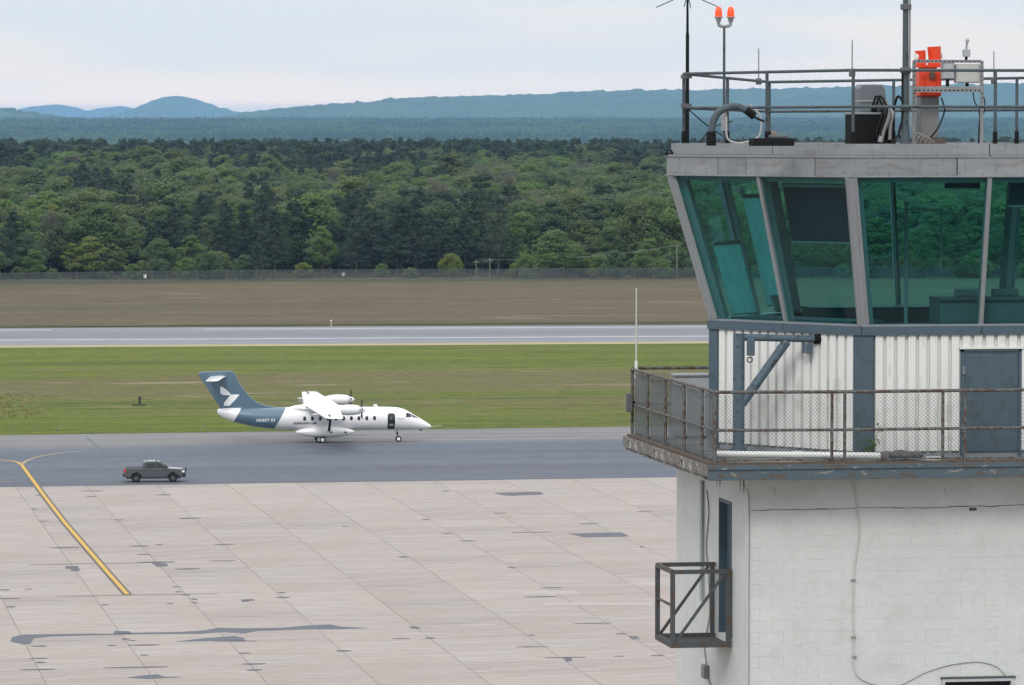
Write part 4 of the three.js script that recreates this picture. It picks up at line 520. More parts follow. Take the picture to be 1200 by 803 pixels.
// ---------------------------------------------------------------- pickup truck
{
  const paint = M(0.058, 0.066, 0.075, 0.28, 0.35, { clearcoat: 0.8, clearcoatRoughness: 0.1 }), black = M(0.016, 0.017, 0.018, 0.6), glass = M(0.03, 0.04, 0.045, 0.05), tyre = M(0.018, 0.018, 0.019, 0.9), rim = M(0.11, 0.115, 0.12, 0.4, 0.6), red = M(0.42, 0.03, 0.05, 0.25), clear = M(0.75, 0.77, 0.78, 0.15), trim = M(0.035, 0.037, 0.04, 0.6);
  const c = G(181.5, 565.6), o = thing('pickup_truck', 'dark grey crew cab pickup truck driving on the taxiway edge', 'truck', V(0, 0, 0));
  const P = (n, g, m, p = o, l) => part(n, g, m, p, l), W = 0.92;
  const ext = (pts, z0, z1, b = 0.04, holes) => { const s = new THREE.Shape(pts.map((p) => new THREE.Vector2(...p))); if (holes) s.holes = holes; const g = new THREE.ExtrudeGeometry(s, { depth: z1 - z0 - 2 * b, bevelEnabled: b > 0, bevelThickness: b, bevelSize: b, bevelOffset: -b, bevelSegments: 2, curveSegments: 10 }); g.translate(0, 0, z0 + b); return g; };
  // x forward from the middle of the wheelbase; the arches are cut out of the side profile
  const arch = (x, r) => { const a = []; for (let k = 0; k <= 12; k++) { const t = Math.PI - k / 12 * Math.PI; a.push([x + r * Math.cos(t), 0.40 + r * Math.sin(t)]); } return a; };
  const sideLow = [[-2.62, 0.62], [-2.58, 0.48], ...arch(-1.6, 0.47), ...arch(1.6, 0.47), [2.30, 0.46], [2.52, 0.56], [2.60, 0.80], [2.56, 1.04], [2.40, 1.14], [1.3, 1.22], [-0.86, 1.20], [-0.88, 1.24], [-2.60, 1.24]];
  const body = P('body', ext(sideLow, -W, W, 0.05), paint);
  P('bed_floor', box(-2.5, -0.98, 1.20, 1.252, -0.78, 0.78), black, body); P('bed_cover', box(-2.54, -0.92, 1.243, 1.275, -0.82, 0.82, 0.012), black, body);
  const cab = P('cab', ext([[-0.98, 1.18], [-0.94, 1.66], [-0.84, 1.80], [-0.6, 1.84], [0.25, 1.84], [0.5, 1.78], [1.16, 1.30], [1.32, 1.18]], -0.80, 0.80, 0.06), paint);
  for (const s of [-1, 1]) {
    const w = (pts) => { const g = ext(pts, -0.01, 0.01, 0); g.translate(0, 0, s * 0.805); return g; };
    P('side_window', w([[-0.70, 1.26], [-0.66, 1.62], [0.06, 1.66], [0.06, 1.26]]), glass, cab); P('side_window', w([[0.16, 1.26], [0.16, 1.66], [0.42, 1.64], [0.95, 1.28]]), glass, cab);
    P('door_seam', [box(-0.78, -0.765, 0.60, 1.2, s * 0.915, s * 0.925), box(0.10, 0.115, 0.60, 1.2, s * 0.915, s * 0.925), box(1.02, 1.035, 0.72, 1.2, s * 0.915, s * 0.925)], black, body); P('side_step', box(-1.05, 1.08, 0.38, 0.50, s * 0.80, s * 0.96, 0.03), trim); for (const x of [-0.1, 0.9]) P('door_handle', box(x - 0.16, x, 1.05, 1.085, s * 0.92, s * 0.955, 0.012), black, body); P('mirror', box(0.92, 1.06, 1.26, 1.46, s * 0.86, s * 1.10, 0.04), black, cab); P('tail_lamp', box(-2.64, -2.46, 0.86, 1.16, s * 0.72, s * 0.935, 0.03), red, body); P('headlamp', box(2.34, 2.60, 0.84, 1.02, s * 0.58, s * 0.93, 0.04), clear, body);
    P('badge', box(-2.05, -1.85, 1.08, 1.12, s * 0.915, s * 0.928), trim, body);
    for (const x of [-1.6, 1.6]) { P('wheel_arch', (() => { const g = new THREE.TorusGeometry(0.485, 0.045, 8, 20, Math.PI); g.scale(1, 1, 1.4); g.translate(x, 0.40, s * 0.90); return g; })(), trim, body); const t = P('wheel', new THREE.TorusGeometry(0.27, 0.115, 14, 30).scale(1, 1, 1.15).translate(x, 0.385, s * 0.80), tyre); P('rim', rod(V(x, 0.385, s * 0.72), V(x, 0.385, s * 0.87), 0.19, undefined, 20), rim, t); P('hub', rod(V(x, 0.385, s * 0.87), V(x, 0.385, s * 0.89), 0.06, undefined, 12), trim, t); }
    P('roof_rack_foot', box(-0.66, -0.60, 1.83, 1.90, s * 0.62, s * 0.68), black, cab);
  }
  P('underbody', box(-2.4, 2.3, 0.32, 0.60, -0.70, 0.70), black); P('roof_light', box(0.16, 0.26, 1.83, 1.93, -0.08, 0.08, 0.02), black, cab);
  const ws = [V(0.50, 1.76, -0.70), V(0.50, 1.76, 0.70), V(1.18, 1.29, 0.76), V(1.18, 1.29, -0.76)].map((v) => v.add(V(0.012, 0.022, 0))); P('windscreen', quad(...ws), glass, cab); P('rear_window', quad(V(-0.972, 1.30, 0.62), V(-0.952, 1.64, 0.58), V(-0.952, 1.64, -0.58), V(-0.972, 1.30, -0.62)).translate(-0.012, 0, 0), glass, cab);
  P('front_bumper', box(2.36, 2.70, 0.44, 0.76, -0.93, 0.93, 0.06), black); P('grille', box(2.56, 2.63, 0.80, 1.04, -0.56, 0.56, 0.03), black, body); P('bull_bar', tube([V(2.66, 0.6, -0.5), V(2.76, 1.1, -0.5), V(2.76, 1.18, 0), V(2.76, 1.1, 0.5), V(2.66, 0.6, 0.5)], 0.03, 30, 8), black); P('rear_bumper', box(-2.76, -2.52, 0.50, 0.70, -0.9, 0.9, 0.05), black); P('number_plate', box(-2.775, -2.762, 0.52, 0.66, -0.18, 0.18), clear);
  o.rotation.y = -(YAW - 7 * Math.PI / 180); o.position.copy(c).setY(0.012); o.position.add(V(0, 0, -0.85));
}
// ---------------------------------------------------------------- control tower
// u runs to the right along the front, b backwards, both from the near left corner of the balcony rail
const T0 = V(15.73, 0, -76.88), W = (u, y, b) => V(T0.x + u, y, T0.z - b);
const FACE = V(0, 0, 1), SIDE = V(-1, 0, 0);
const onFront = (px, py, b) => hit(px, py, W(0, 0, b), FACE), onSide = (px, py, u) => hit(px, py, W(u, 0, 0), SIDE);
const FLOOR = 25.34, SILL = 27.60, HEAD = 30.13, DECK = 30.69;
const C = { u: 4.87, b: 4.2 };
// plan of the cab: six corners, k widens it
const cab = (k, kf = k) => [[-2.05 * kf, -2.95 * k], [-4.05 * k, 0], [-2.05 * kf, 2.95 * k], [2.05 * kf, 2.95 * k], [4.05 * k, 0], [2.05 * kf, -2.95 * k]].map(([u, b]) => [C.u + u, C.b + b]);
const ringAt = (k, y, kf) => cab(k, kf).map(([u, b]) => W(u, y, b));
const hexPrism = (k, y0, y1, kf) => prism(ringAt(k, 0, kf), y0, y1);
{
  // materials
  const wallTex = colorTex(1024, 1024, (i, j) => { const u = i / 1024, v = j / 1024, n = tfbm(u, v, 5, 5, 3), f = tfbm(u, v, 60, 3, 12); let c = mix3([0.475, 0.50, 0.498], [0.54, 0.565, 0.562], n); c = mix3(c, [0.36, 0.37, 0.36], smooth(tfbm(u, v, 9, 5, 40), 0.60, 0.80) * 0.22);  return c.map((q) => q * (0.96 + 0.08 * f)); });
  const wallBump = greyTex(512, 512, (i, j) => tfbm(i / 512, j / 512, 24, 5, 8));
  const wallMats = [0, 1, 2, 3, 4, 5].map((k) => { const m = MAP(withRepeat(wallTex, 0.23, 0.23, k === 5 ? 0 : k * 0.21, k === 5 ? 0 : k * 0.37), 0.62); m.color.setScalar([1, 0.975, 1.02, 0.96, 1.0, 0.985][k]); m.bumpMap = withRepeat(wallBump, 0.9, 0.9, k * 0.3, 0); m.bumpScale = 0.006; return m; });
  const blueTex = colorTex(512, 512, (i, j) => { const u = i / 512, v = j / 512; let c = mix3([0.060, 0.092, 0.122], [0.074, 0.108, 0.140], tfbm(u, v, 8, 4, 4)); c = mix3(c, [0.05, 0.062, 0.068], smooth(tfbm(u, v, 14, 4, 24), 0.6, 0.75) * 0.5); return c; });
  const blue = MAP(withRepeat(blueTex, 0.5, 0.5), 0.55);
  const peelTex = colorTex(1024, 256, (i, j) => { const u = i / 1024, v = j / 256, n = tfbm(u, v, 14, 5, 8), m = tfbm(u, v, 9, 5, 31), q = tfbm(u, v, 30, 3, 55); let c = mix3([0.065, 0.095, 0.12], [0.085, 0.115, 0.14], q); c = mix3(c, [0.24, 0.24, 0.22], smooth(n * 0.55 + q * 0.45, 0.615, 0.66)); c = mix3(c, mix3([0.06, 0.05, 0.045], [0.11, 0.085, 0.07], q), smooth(m * 0.55 + q * 0.45, 0.55, 0.62) * 0.9); return c; });
  const peel = MAP(withRepeat(peelTex, 0.45, 1.4), 0.8);
  const slabTex = colorTex(1024, 512, (i, j) => { const u = i / 1024, v = j / 512, n = tfbm(u, v, 10, 5, 8), m = tfbm(u, v, 7, 5, 61), q = tfbm(u, v, 40, 3, 55); let c = mix3([0.11, 0.105, 0.10], [0.21, 0.205, 0.20], n); c = mix3(c, [0.36, 0.365, 0.35], smooth(m, 0.58, 0.63) * 0.8); c = mix3(c, [0.035, 0.035, 0.035], smooth(tfbm(u, v, 12, 5, 91), 0.60, 0.68)); c = mix3(c, [0.15, 0.09, 0.06], smooth(q, 0.66, 0.75) * 0.6); return c; });
  const slabM = MAP(withRepeat(slabTex, 0.4, 0.6), 0.9); slabM.bumpMap = withRepeat(wallBump, 0.8, 0.8); slabM.bumpScale = 0.03;
  const steelTex = colorTex(1024, 512, (i, j) => { const u = i / 1024, v = j / 512; let c = mix3([0.205, 0.21, 0.218], [0.30, 0.303, 0.312], tfbm(u, v, 6, 4, 4)); const s = tnoise(u * 60, v * 3, 60, 71) * 0.6 + tnoise(u * 150, v * 6, 150, 73) * 0.4; c = mix3(c, [0.17, 0.165, 0.16], smooth(s, 0.55, 0.85) * 0.45); c = mix3(c, [0.17, 0.145, 0.12], smooth(tfbm(u, v, 10, 5, 24), 0.62, 0.74) * 0.4); return c; });
  const steel = [0, 1, 2].map((k) => { const m = MAP(withRepeat(steelTex, 0.28, 0.9, 0.31 * k, 0.2 * k), 0.48, { metalness: 0.25 }); m.color.setRGB(...[0.94, 0.985, 1.04].map((q) => q * [1, 0.93, 1.05][k])); return m; });
  const clad = MAP(withRepeat(colorTex(512, 512, (i, j) => { const u = i / 512, v = j / 512; let c = mix3([0.61, 0.62, 0.615], [0.68, 0.69, 0.685], tfbm(u, v, 6, 4, 4)); c = mix3(c, [0.36, 0.34, 0.30], smooth(tnoise(u * 50, v * 5, 50, 71) * 0.5 + tfbm(u, v, 20, 3, 4) * 0.5, 0.62, 0.78) * 0.35); return c; }), 0.3, 0.3), 0.5);
  const alu = MAP(withRepeat(steelTex, 0.9, 0.3, 0.5, 0.1), 0.45, { metalness: 0.2 }); alu.color.setRGB(0.96, 1.0, 1.05);
  const glass = M(0.42, 0.79, 0.81, 0.02, 0, { transmission: 1, thickness: 0, ior: 1.5, specularIntensity: 0.4 });
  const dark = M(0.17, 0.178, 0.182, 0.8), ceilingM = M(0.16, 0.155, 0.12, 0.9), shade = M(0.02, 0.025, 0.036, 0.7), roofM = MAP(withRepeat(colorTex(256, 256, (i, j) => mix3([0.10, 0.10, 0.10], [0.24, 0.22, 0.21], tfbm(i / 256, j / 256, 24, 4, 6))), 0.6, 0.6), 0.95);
  const caulk = M(0.05, 0.045, 0.04, 0.8);

  const tw = thing('control_tower', 'old airport control tower with leaning green glass cab on a white block shaft', 'tower', W(C.u, 0, C.b));
  // --- shaft: 0.72 in from the balcony rail
  const u0 = 0.72, u1 = 9.02, b0 = 0.72, b1 = 6.67, top = 25.1;
  const shaft = part('shaft', metricUV((() => { const a = []; const doorB0 = 2.05, doorB1 = 3.12, dY0 = 22.22, dY1 = 24.56;
    // left wall with two real openings, front wall behind the blocks with a window opening, back and right walls
    const sideWall = (ba, bb, ya, yb) => a.push(box(T0.x + u0, T0.x + u0 + 0.3, ya, yb, T0.z - ba, T0.z - bb));
    sideWall(b0 + 0.031, doorB0, 0, top); sideWall(doorB0, doorB1, 0, dY0); sideWall(doorB0, doorB1, dY1, top); sideWall(doorB1, 4.35, 0, top); sideWall(4.35, 4.8, 0, 22.6); sideWall(4.35, 4.8, 24.75, top); sideWall(4.8, b1, 0, top);
    a.push(box(T0.x + u1 - 0.3, T0.x + u1, 0, top, T0.z - b0 - 0.31, T0.z - b1), box(T0.x + u0, T0.x + u1, 0, top, T0.z - b1, T0.z - b1 - 0.3));
    return mergeGeometries(a.map(NI)); })()), wallMats[0], tw, 'white painted masonry shaft');
  // front wall of painted blocks: the courses in view are laid one by one
  {
    const winA = onFront(1104, 796, b0), winB = onFront(1188, 796, b0), wx0 = winA.x, wx1 = winB.x, wy1 = winA.y, wy0 = wy1 - 1.0, R = rng(4), z0 = T0.z - b0, xa = T0.x + u0, xb = T0.x + u1, bw = 0.41, bh = 0.203, yLow = 21.0;
    const solid = [box(xa + 0.004, xb, 0, wy0 - 0.6, z0 - 0.3, z0 - 0.004), box(xa + 0.004, wx0, wy0 - 0.6, top, z0 - 0.3, z0 - 0.006), box(wx1, xb, wy0 - 0.6, top, z0 - 0.3, z0 - 0.006), box(wx0, wx1, wy1, top, z0 - 0.3, z0 - 0.006), box(wx0, wx1, wy0 - 0.6, wy0, z0 - 0.3, z0 - 0.006)];
    const front = part('front_wall', metricUV(mergeGeometries(solid.map(NI))), wallMats[1], tw);
    const variants = []; for (let k = 0; k < 10; k++) { const gw = R() < 0.12 ? 0.0028 : 0.0005, gh = k < 2 ? 0.0032 : 0.0005, g = new RoundedBoxGeometry(bw - gw, bh - gh, 0.03, 1, 0.0008); variants.push(metricUV(g)); }
    let n = 0; const lay = (x, y, w, row) => { const full = Math.abs(w - bw) < 0.005, g = full ? variants[row * 3 % 7 < 2 ? Math.floor(R() * 3) : 3 + Math.floor(R() * 7)] : metricUV(new RoundedBoxGeometry(w - 0.002, bh - 0.002, 0.03, 1, 0.003)); const g2 = g.clone(), uv = g2.attributes.uv; for (let q = 0; q < uv.count; q++) uv.setXY(q, uv.getX(q) + x, uv.getY(q) + y); const m = new THREE.Mesh(g2, wallMats[R() < 0.75 ? 0 : 5]); m.name = 'block'; m.castShadow = m.receiveShadow = true; m.position.copy(V(x + w / 2, y + bh / 2, z0 - 0.015 + 0.0015 * (R() - 0.5)).sub(tw.position)); front.add(m); n++; };
    const far = [];
    for (let row = 0, y = top - bh; y > yLow; y -= bh, row++) for (let x = xa - (row % 2 ? bw / 2 : 0); x < xb - 0.01; x += bw) { let a = Math.max(x, xa), e = Math.min(x + bw, xb); const inWin = y + bh > wy0 + 0.02 && y < wy1 - 0.02; const spans = !inWin ? [[a, e]] : [[a, Math.min(e, wx0 - 0.002)], [Math.max(a, wx1 + 0.002), e]]; for (const [p, q] of spans) if (q - p > 0.03) { if (p < T0.x + 6.3) lay(p, y, q - p, row); else far.push(box(p + 0.001, q - 0.001, y + 0.001, y + bh - 0.001, z0 - 0.03, z0)); } }
    const fb = part('other_blocks', metricUV(mergeGeometries(far.map(NI))), wallMats[2], tw); fb.userData.kind = 'stuff';
    const win = part('lower_window', [box(wx0, wx1, wy1 - 0.05, wy1, z0 - 0.12, z0 + 0.025), box(wx0, wx0 + 0.05, wy0, wy1 - 0.05, z0 - 0.12, z0 + 0.025), box(wx1 - 0.05, wx1, wy0, wy1 - 0.05, z0 - 0.12, z0 + 0.025), box(wx0, wx1, wy0, wy0 + 0.05, z0 - 0.12, z0 + 0.025)], M(0.40, 0.42, 0.46, 0.5), tw); part('pane', quad(V(wx0 + 0.04, wy0 + 0.04, z0 - 0.05), V(wx1 - 0.04, wy0 + 0.04, z0 - 0.05), V(wx1 - 0.04, wy1 - 0.04, z0 - 0.05), V(wx0 + 0.04, wy1 - 0.04, z0 - 0.05)), M(0.012, 0.013, 0.02, 0.06), win); part('lintel', box(wx0 - 0.03, wx1 + 0.03, wy1 + 0.002, wy1 + 0.03, z0 - 0.05, z0 + 0.035), M(0.07, 0.075, 0.08, 0.7), win);
    // a long settlement crack under the slab with a broken-out bit
    const R2 = rng(9), cr = []; let y = onFront(880, 598, b0).y; const X0 = onFront(880, 598, b0).x, X1 = onFront(1210, 595, b0).x; for (let i = 0; i < 26; i++) { const xa2 = lerp(X0, X1, i / 26), xb2 = lerp(X0, X1, (i + 1) / 26), y2 = y + (R2() - 0.5) * 0.035 + (onFront(880, 598, b0).y - y) * 0.3; cr.push(bar(V(xa2, y, z0 + 0.001), V(xb2 + 0.01, y2, z0 + 0.001), 0.008 + 0.014 * R2() * R2(), 0.004, V(0, 1, 0))); y = y2; } const p = onFront(1140, 597, b0); cr.push(box(p.x - 0.06, p.x + 0.07, p.y - 0.025, p.y + 0.03, z0 - 0.001, z0 + 0.004)); part('crack', cr, M(0.10, 0.10, 0.095, 0.95), front);
    const m1 = M(0.16, 0.16, 0.15, 0.95), marks = []; for (const [px, py, h] of [[907, 570, 8], [1107, 571, 9]]) { const a = onFront(px, py, b0), e = onFront(px + 2, py + h, b0); marks.push(bar(a.clone().setZ(z0 + 0.001), e.clone().setZ(z0 + 0.001), 0.008, 0.004, V(1, 0, 0))); } part('hairline_crack', marks, m1, front);
  }
  // left wall: dark door recess with a blue leaf, slit window
  { const x = T0.x + u0; const dr = part('side_door', box(x + 0.12, x + 0.17, 22.24, 24.54, T0.z - 2.07, T0.z - 3.10), blue, tw, 'blue steel door in the side of the shaft'); part('door_frame', [box(x - 0.012, x + 0.12, 24.50, 24.56, T0.z - 2.05, T0.z - 3.12), box(x - 0.012, x + 0.12, 22.22, 24.50, T0.z - 2.05, T0.z - 2.10), box(x - 0.012, x + 0.12, 22.22, 24.50, T0.z - 3.07, T0.z - 3.12)], blue, dr); part('door_handle', box(x + 0.06, x + 0.12, 23.3, 23.42, T0.z - 2.2, T0.z - 2.24, 0.01), dark, dr); part('door_plate', box(x + 0.112, x + 0.121, 23.8, 23.95, T0.z - 2.5, T0.z - 2.7), dark, dr);
    const sw = part('slit_window', box(x + 0.14, x + 0.18, 22.6, 24.75, T0.z - 4.35, T0.z - 4.8), M(0.02, 0.022, 0.025, 0.2), tw); part('slit_frame', [box(x - 0.01, x + 0.14, 22.6, 24.75, T0.z - 4.35, T0.z - 4.40), box(x - 0.01, x + 0.14, 22.6, 24.75, T0.z - 4.62, T0.z - 4.8)], M(0.30, 0.33, 0.34, 0.6), sw);
    part('shaft_floor', box(x + 0.3, T0.x + u1 - 0.3, 22.1, 22.2, T0.z - b0 - 0.3, T0.z - b1), dark, tw); }
  // grime drips under the slab on the left wall, peeled render with its own outline
  { const R = rng(21), g = []; for (let i = 0; i < 46; i++) { const bb = 0.8 + 5.7 * R(), l = 0.05 + 0.5 * R() * R(), w = 0.02 + 0.10 * R(), x = T0.x + u0 - 0.002 - 0.0004 * i, z = T0.z - bb; const k = 7, L = [], RR = []; for (let j = 0; j <= k; j++) { const y = top - l * j / k, ww = w * (1 - j / k * 0.8) * (0.6 + 0.7 * R()); L.push([z - ww / 2, y]); RR.push([z + ww / 2, y]); } const s = new THREE.ShapeGeometry(new THREE.Shape([...L, ...RR.reverse()].map((p) => new THREE.Vector2(p[0], p[1])))); s.rotateY(-Math.PI / 2); s.translate(x, 0, 0); g.push(s); const p = s.attributes.position; for (let q = 0; q < p.count; q++) { const zz = p.getZ(q); p.setX(q, x); p.setZ(q, zz); } } part('grime', g, M(0.11, 0.11, 0.10, 0.95), tw, 'black streaks and bare patches below the balcony edge'); }

  // --- balcony slab
  const s0 = -0.12, sR = 9.86, sB = 7.62;
  const slab = part('balcony_slab', metricUV((() => { // edges broken up by small chips
    const R = rng(14), pts = []; const edge = (ua, ba, ub, bb, n, j) => { for (let i = 0; i < n; i++) { const f = i / n; const o = (R() < 0.5 ? R() : 0) * j; const du = ub === ua ? 1 : 0; pts.push(W(lerp(ua, ub, f) + (du ? o : 0), 0, lerp(ba, bb, f) + (du ? 0 : 0))); } };
    edge(s0, sB, s0, s0, 60, 0.05); edge(s0, s0, sR, s0, 4, 0); edge(sR, s0, sR, sB, 4, 0); edge(sR, sB, s0, sB, 4, 0); return prism(pts, 25.10, FLOOR); })()), slabM, tw, 'weathered concrete balcony slab with chipped edge');
  part('edge_angle', metricUV(mergeGeometries([box(T0.x + s0 - 0.02, T0.x + sR, 25.105, 25.275, T0.z - s0, T0.z - s0 + 0.02), box(T0.x + s0 - 0.02, T0.x + sR, 25.279, 25.35, T0.z - s0 - 0.15, T0.z - s0 + 0.045)].map(NI))), peel, tw, 'blue steel edge of the balcony with peeling paint');
  part('side_edge', metricUV(box(T0.x + s0 - 0.03, T0.x + s0 - 0.001, 25.16, 25.35, T0.z - s0, T0.z - sB)), slabM, slab);
  { const R = rng(40), rust = MAP(withRepeat(colorTex(256, 256, (i, j) => mix3([0.06, 0.045, 0.036], [0.14, 0.11, 0.09], tfbm(i / 256, j / 256, 12, 5, 3))), 0.8, 0.8), 0.95); part('rusty_kerb', metricUV(mergeGeometries([box(T0.x - 0.10, T0.x + 0.12, FLOOR + 0.002, FLOOR + 0.05, T0.z, T0.z - 7.5), box(T0.x - 0.08, T0.x + 9.8, FLOOR + 0.002, FLOOR + 0.045, T0.z + 0.06, T0.z - 0.10)].map(NI))), rust, slab); }

  // --- cab: ribbed white cladding between blue corner posts, blue band, leaning glass
  const K0 = cab(1), wallPt = (i, f, y, out = 0) => { const a = K0[i], b = K0[(i + 1) % 6], n = new THREE.Vector2(b[1] - a[1], -(b[0] - a[0])).normalize(), mid = [lerp(a[0], b[0], f), lerp(a[1], b[1], f)]; const s = (mid[0] - C.u) * n.x + (mid[1] - C.b) * n.y > 0 ? 1 : -1; return W(mid[0] + n.x * s * out, y, mid[1] + n.y * s * out); };
  const L = [0, 1, 2, 3, 4, 5].map((i) => Math.hypot(K0[i][0] - K0[(i + 1) % 6][0], K0[i][1] - K0[(i + 1) % 6][1]));
  const bandY = 27.44;
  // faces: 5 is the front, 0 the near left one
  const doorA = onFront(1127, 410, 1.25), doorB2 = V(doorA.x + 1.02, 0, 0), doorTop = doorA.y;
  const frontF = (x) => (x - wallPt(5, 0, 0).x) / (wallPt(5, 1, 0).x - wallPt(5, 0, 0).x);
  const ribbed = (i, fa, fb, y0, y1) => { const pos = [], nor = [], idx = [], prof = [[0, 0], [0.046, 0], [0.052, 0.058], [0.169, 0.058], [0.175, 0]]; const len = Math.abs(fb - fa) * L[i], n = Math.max(1, Math.floor(len / 0.175)); const g = []; let prev = null; for (let k = 0; k < n; k++) for (let q = 0; q < (k === n - 1 ? 5 : 4); q++) { const s = (k * 0.175 + prof[q][0]) * (len / (n * 0.175)), f = lerp(fa, fb, s / len), p0 = wallPt(i, f, y0, prof[q][1]), p1 = wallPt(i, f, y1, prof[q][1]); if (prev) g.push(quad(prev[0], p0, p1, prev[1])); prev = [p0, p1]; } return metricUV(mergeGeometries(g.map(NI))); };
  const cut = (i, fa, fb, y0, y1, sheets) => { for (let s = 0; s < sheets; s++) part('cladding_sheet', ribbed(i, lerp(fa, fb, s / sheets), lerp(fa, fb, (s + 1) / sheets), y0, y1), clad, tw); };
  const m = 0.20;
  for (let i = 0; i < 5; i++) cut(i, 0.12 / L[i], 1 - m / L[i], FLOOR + 0.12, bandY, 4);
  { const fd0 = frontF(doorA.x), fd1 = frontF(doorB2.x), fl = wallPt(5, 0, 0).x < wallPt(5, 1, 0).x ? 0 : 1; const lo = m / L[5], hi = 1 - m / L[5]; const [a, b] = [Math.min(fd0, fd1), Math.max(fd0, fd1)]; cut(5, b, hi, FLOOR + 0.12, bandY, 2); cut(5, lo, a, FLOOR + 0.12, bandY, 1); cut(5, a, b, doorTop + 0.05, bandY, 1);
    const zc = T0.z - 1.25; const d = part('cab_door', box(doorA.x + 0.03, doorB2.x - 0.03, FLOOR + 0.1, doorTop - 0.03, zc - 0.02, zc + 0.05, 0.008), blue, tw, 'slate blue steel door onto the balcony'); part('door_frame', [box(doorA.x - 0.02, doorA.x + 0.03, FLOOR + 0.05, doorTop, zc - 0.03, zc + 0.07), box(doorB2.x - 0.03, doorB2.x + 0.02, FLOOR + 0.05, doorTop, zc - 0.03, zc + 0.07), box(doorA.x - 0.02, doorB2.x + 0.02, doorTop - 0.03, doorTop + 0.012, zc - 0.03, zc + 0.07)], blue, d); part('drip_cap', box(doorA.x - 0.05, doorB2.x + 0.05, doorTop + 0.014, doorTop + 0.05, zc - 0.02, zc + 0.09), M(0.62, 0.63, 0.62, 0.5), d); for (const y of [doorTop - 0.35, FLOOR + 0.5]) part('hinge', box(doorA.x + 0.0, doorA.x + 0.05, y - 0.07, y + 0.07, zc + 0.066, zc + 0.09, 0.008), dark, d); part('door_seam', box(doorA.x + 0.09, doorB2.x - 0.09, doorTop - 0.10, doorTop - 0.094, zc + 0.0495, zc + 0.0525), dark, d); }
  // wall core behind the cladding, closed below the glass
  part('cab_wall', metricUV(hexPrism(0.985, FLOOR, bandY)), M(0.34, 0.34, 0.33, 0.8), tw);
  part('base_flashing', metricUV(mergeGeometries([hexPrism(1.004, FLOOR + 0.004, FLOOR + 0.115)].map((g) => g))), M(0.24, 0.27, 0.29, 0.7), tw);
  for (let i = 0; i < 6; i++) { const [u, b] = K0[i], w = 0.2, dirA = V(K0[(i + 1) % 6][0] - u, 0, -(K0[(i + 1) % 6][1] - b)).normalize(), dirB = V(K0[(i + 5) % 6][0] - u, 0, -(K0[(i + 5) % 6][1] - b)).normalize(), p = W(u, 0, b), out = dirA.clone().add(dirB).normalize().multiplyScalar(-1); const P3 = (d, o) => p.clone().addScaledVector(d, w).addScaledVector(out, o); part('corner_post', prism([p.clone().addScaledVector(out, 0.072), P3(dirA, 0.072), P3(dirA, -0.05), p.clone().addScaledVector(out, -0.1), P3(dirB, -0.05), P3(dirB, 0.072)], FLOOR + 0.004, bandY - 0.001), blue, tw); }
  // blue band in lengths, sill angle
  const bandSeg = (i, fa, fb, y0, y1, o0, o1, mat, name) => { const A = wallPt(i, fa, y0, o0), B = wallPt(i, fb, y0, o0), A2 = wallPt(i, fa, y0, o1), B2 = wallPt(i, fb, y0, o1); part(name, prism([A, B, B2, A2], y0, y1), mat, tw); };
  for (let i = 0; i < 6; i++) for (let k = 0; k < 2; k++) { bandSeg(i, k / 2 + (k ? 0.0015 : -0.01), (k + 1) / 2 + (k ? 0.01 : -0.0015), bandY, SILL - 0.012, -0.08, 0.095, blue, 'blue_band'); }
  for (let i = 0; i < 6; i++) bandSeg(i, -0.012, 1.012, SILL - 0.011, SILL + 0.02, -0.15, 0.075, alu, 'window_sill');
  const lowR = ringAt(1.0, SILL + 0.02), topR = ringAt(1.185, HEAD, 1.17), inward = (p, y, d) => { const c = W(C.u, y, C.b), v = c.sub(p).setY(0).normalize(); return p.clone().addScaledVector(v, d); };
  for (let i = 0; i < 6; i++) {
    const a = lowR[i], b = lowR[(i + 1) % 6], c = topR[(i + 1) % 6], d = topR[i], along = b.clone().sub(a).normalize();
    for (let k = 0; k < 2; k++) { const p = a.clone().lerp(b, k / 2), q = a.clone().lerp(b, (k + 1) / 2), r = d.clone().lerp(c, (k + 1) / 2), s = d.clone().lerp(c, k / 2); part('window_pane', quad(p, q, r, s), glass, tw); }
    part('mullion', bar(a.clone().lerp(b, 0.5), d.clone().lerp(c, 0.5), 0.075, 0.09, along), alu, tw); part('corner_mullion', bar(a.clone(), d.clone(), 0.19, 0.12, i === 1 || i === 4 ? V(0, 0, 1) : V(1, 0, 0)), alu, tw);
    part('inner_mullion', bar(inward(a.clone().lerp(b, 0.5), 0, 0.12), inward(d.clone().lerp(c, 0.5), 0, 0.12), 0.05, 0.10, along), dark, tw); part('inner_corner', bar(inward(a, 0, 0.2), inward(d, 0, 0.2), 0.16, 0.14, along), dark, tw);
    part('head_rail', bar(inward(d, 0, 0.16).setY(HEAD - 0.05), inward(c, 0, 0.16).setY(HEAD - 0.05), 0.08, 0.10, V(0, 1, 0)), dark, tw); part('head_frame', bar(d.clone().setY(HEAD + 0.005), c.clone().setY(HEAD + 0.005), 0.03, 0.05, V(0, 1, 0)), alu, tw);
  }
  // inside the cab
  part('cab_floor', hexPrism(0.96, 26.95, 27.0), M(0.06, 0.065, 0.07, 0.9), tw); part('ceiling', hexPrism(1.17, HEAD + 0.0, HEAD + 0.04, 1.155), ceilingM, tw);
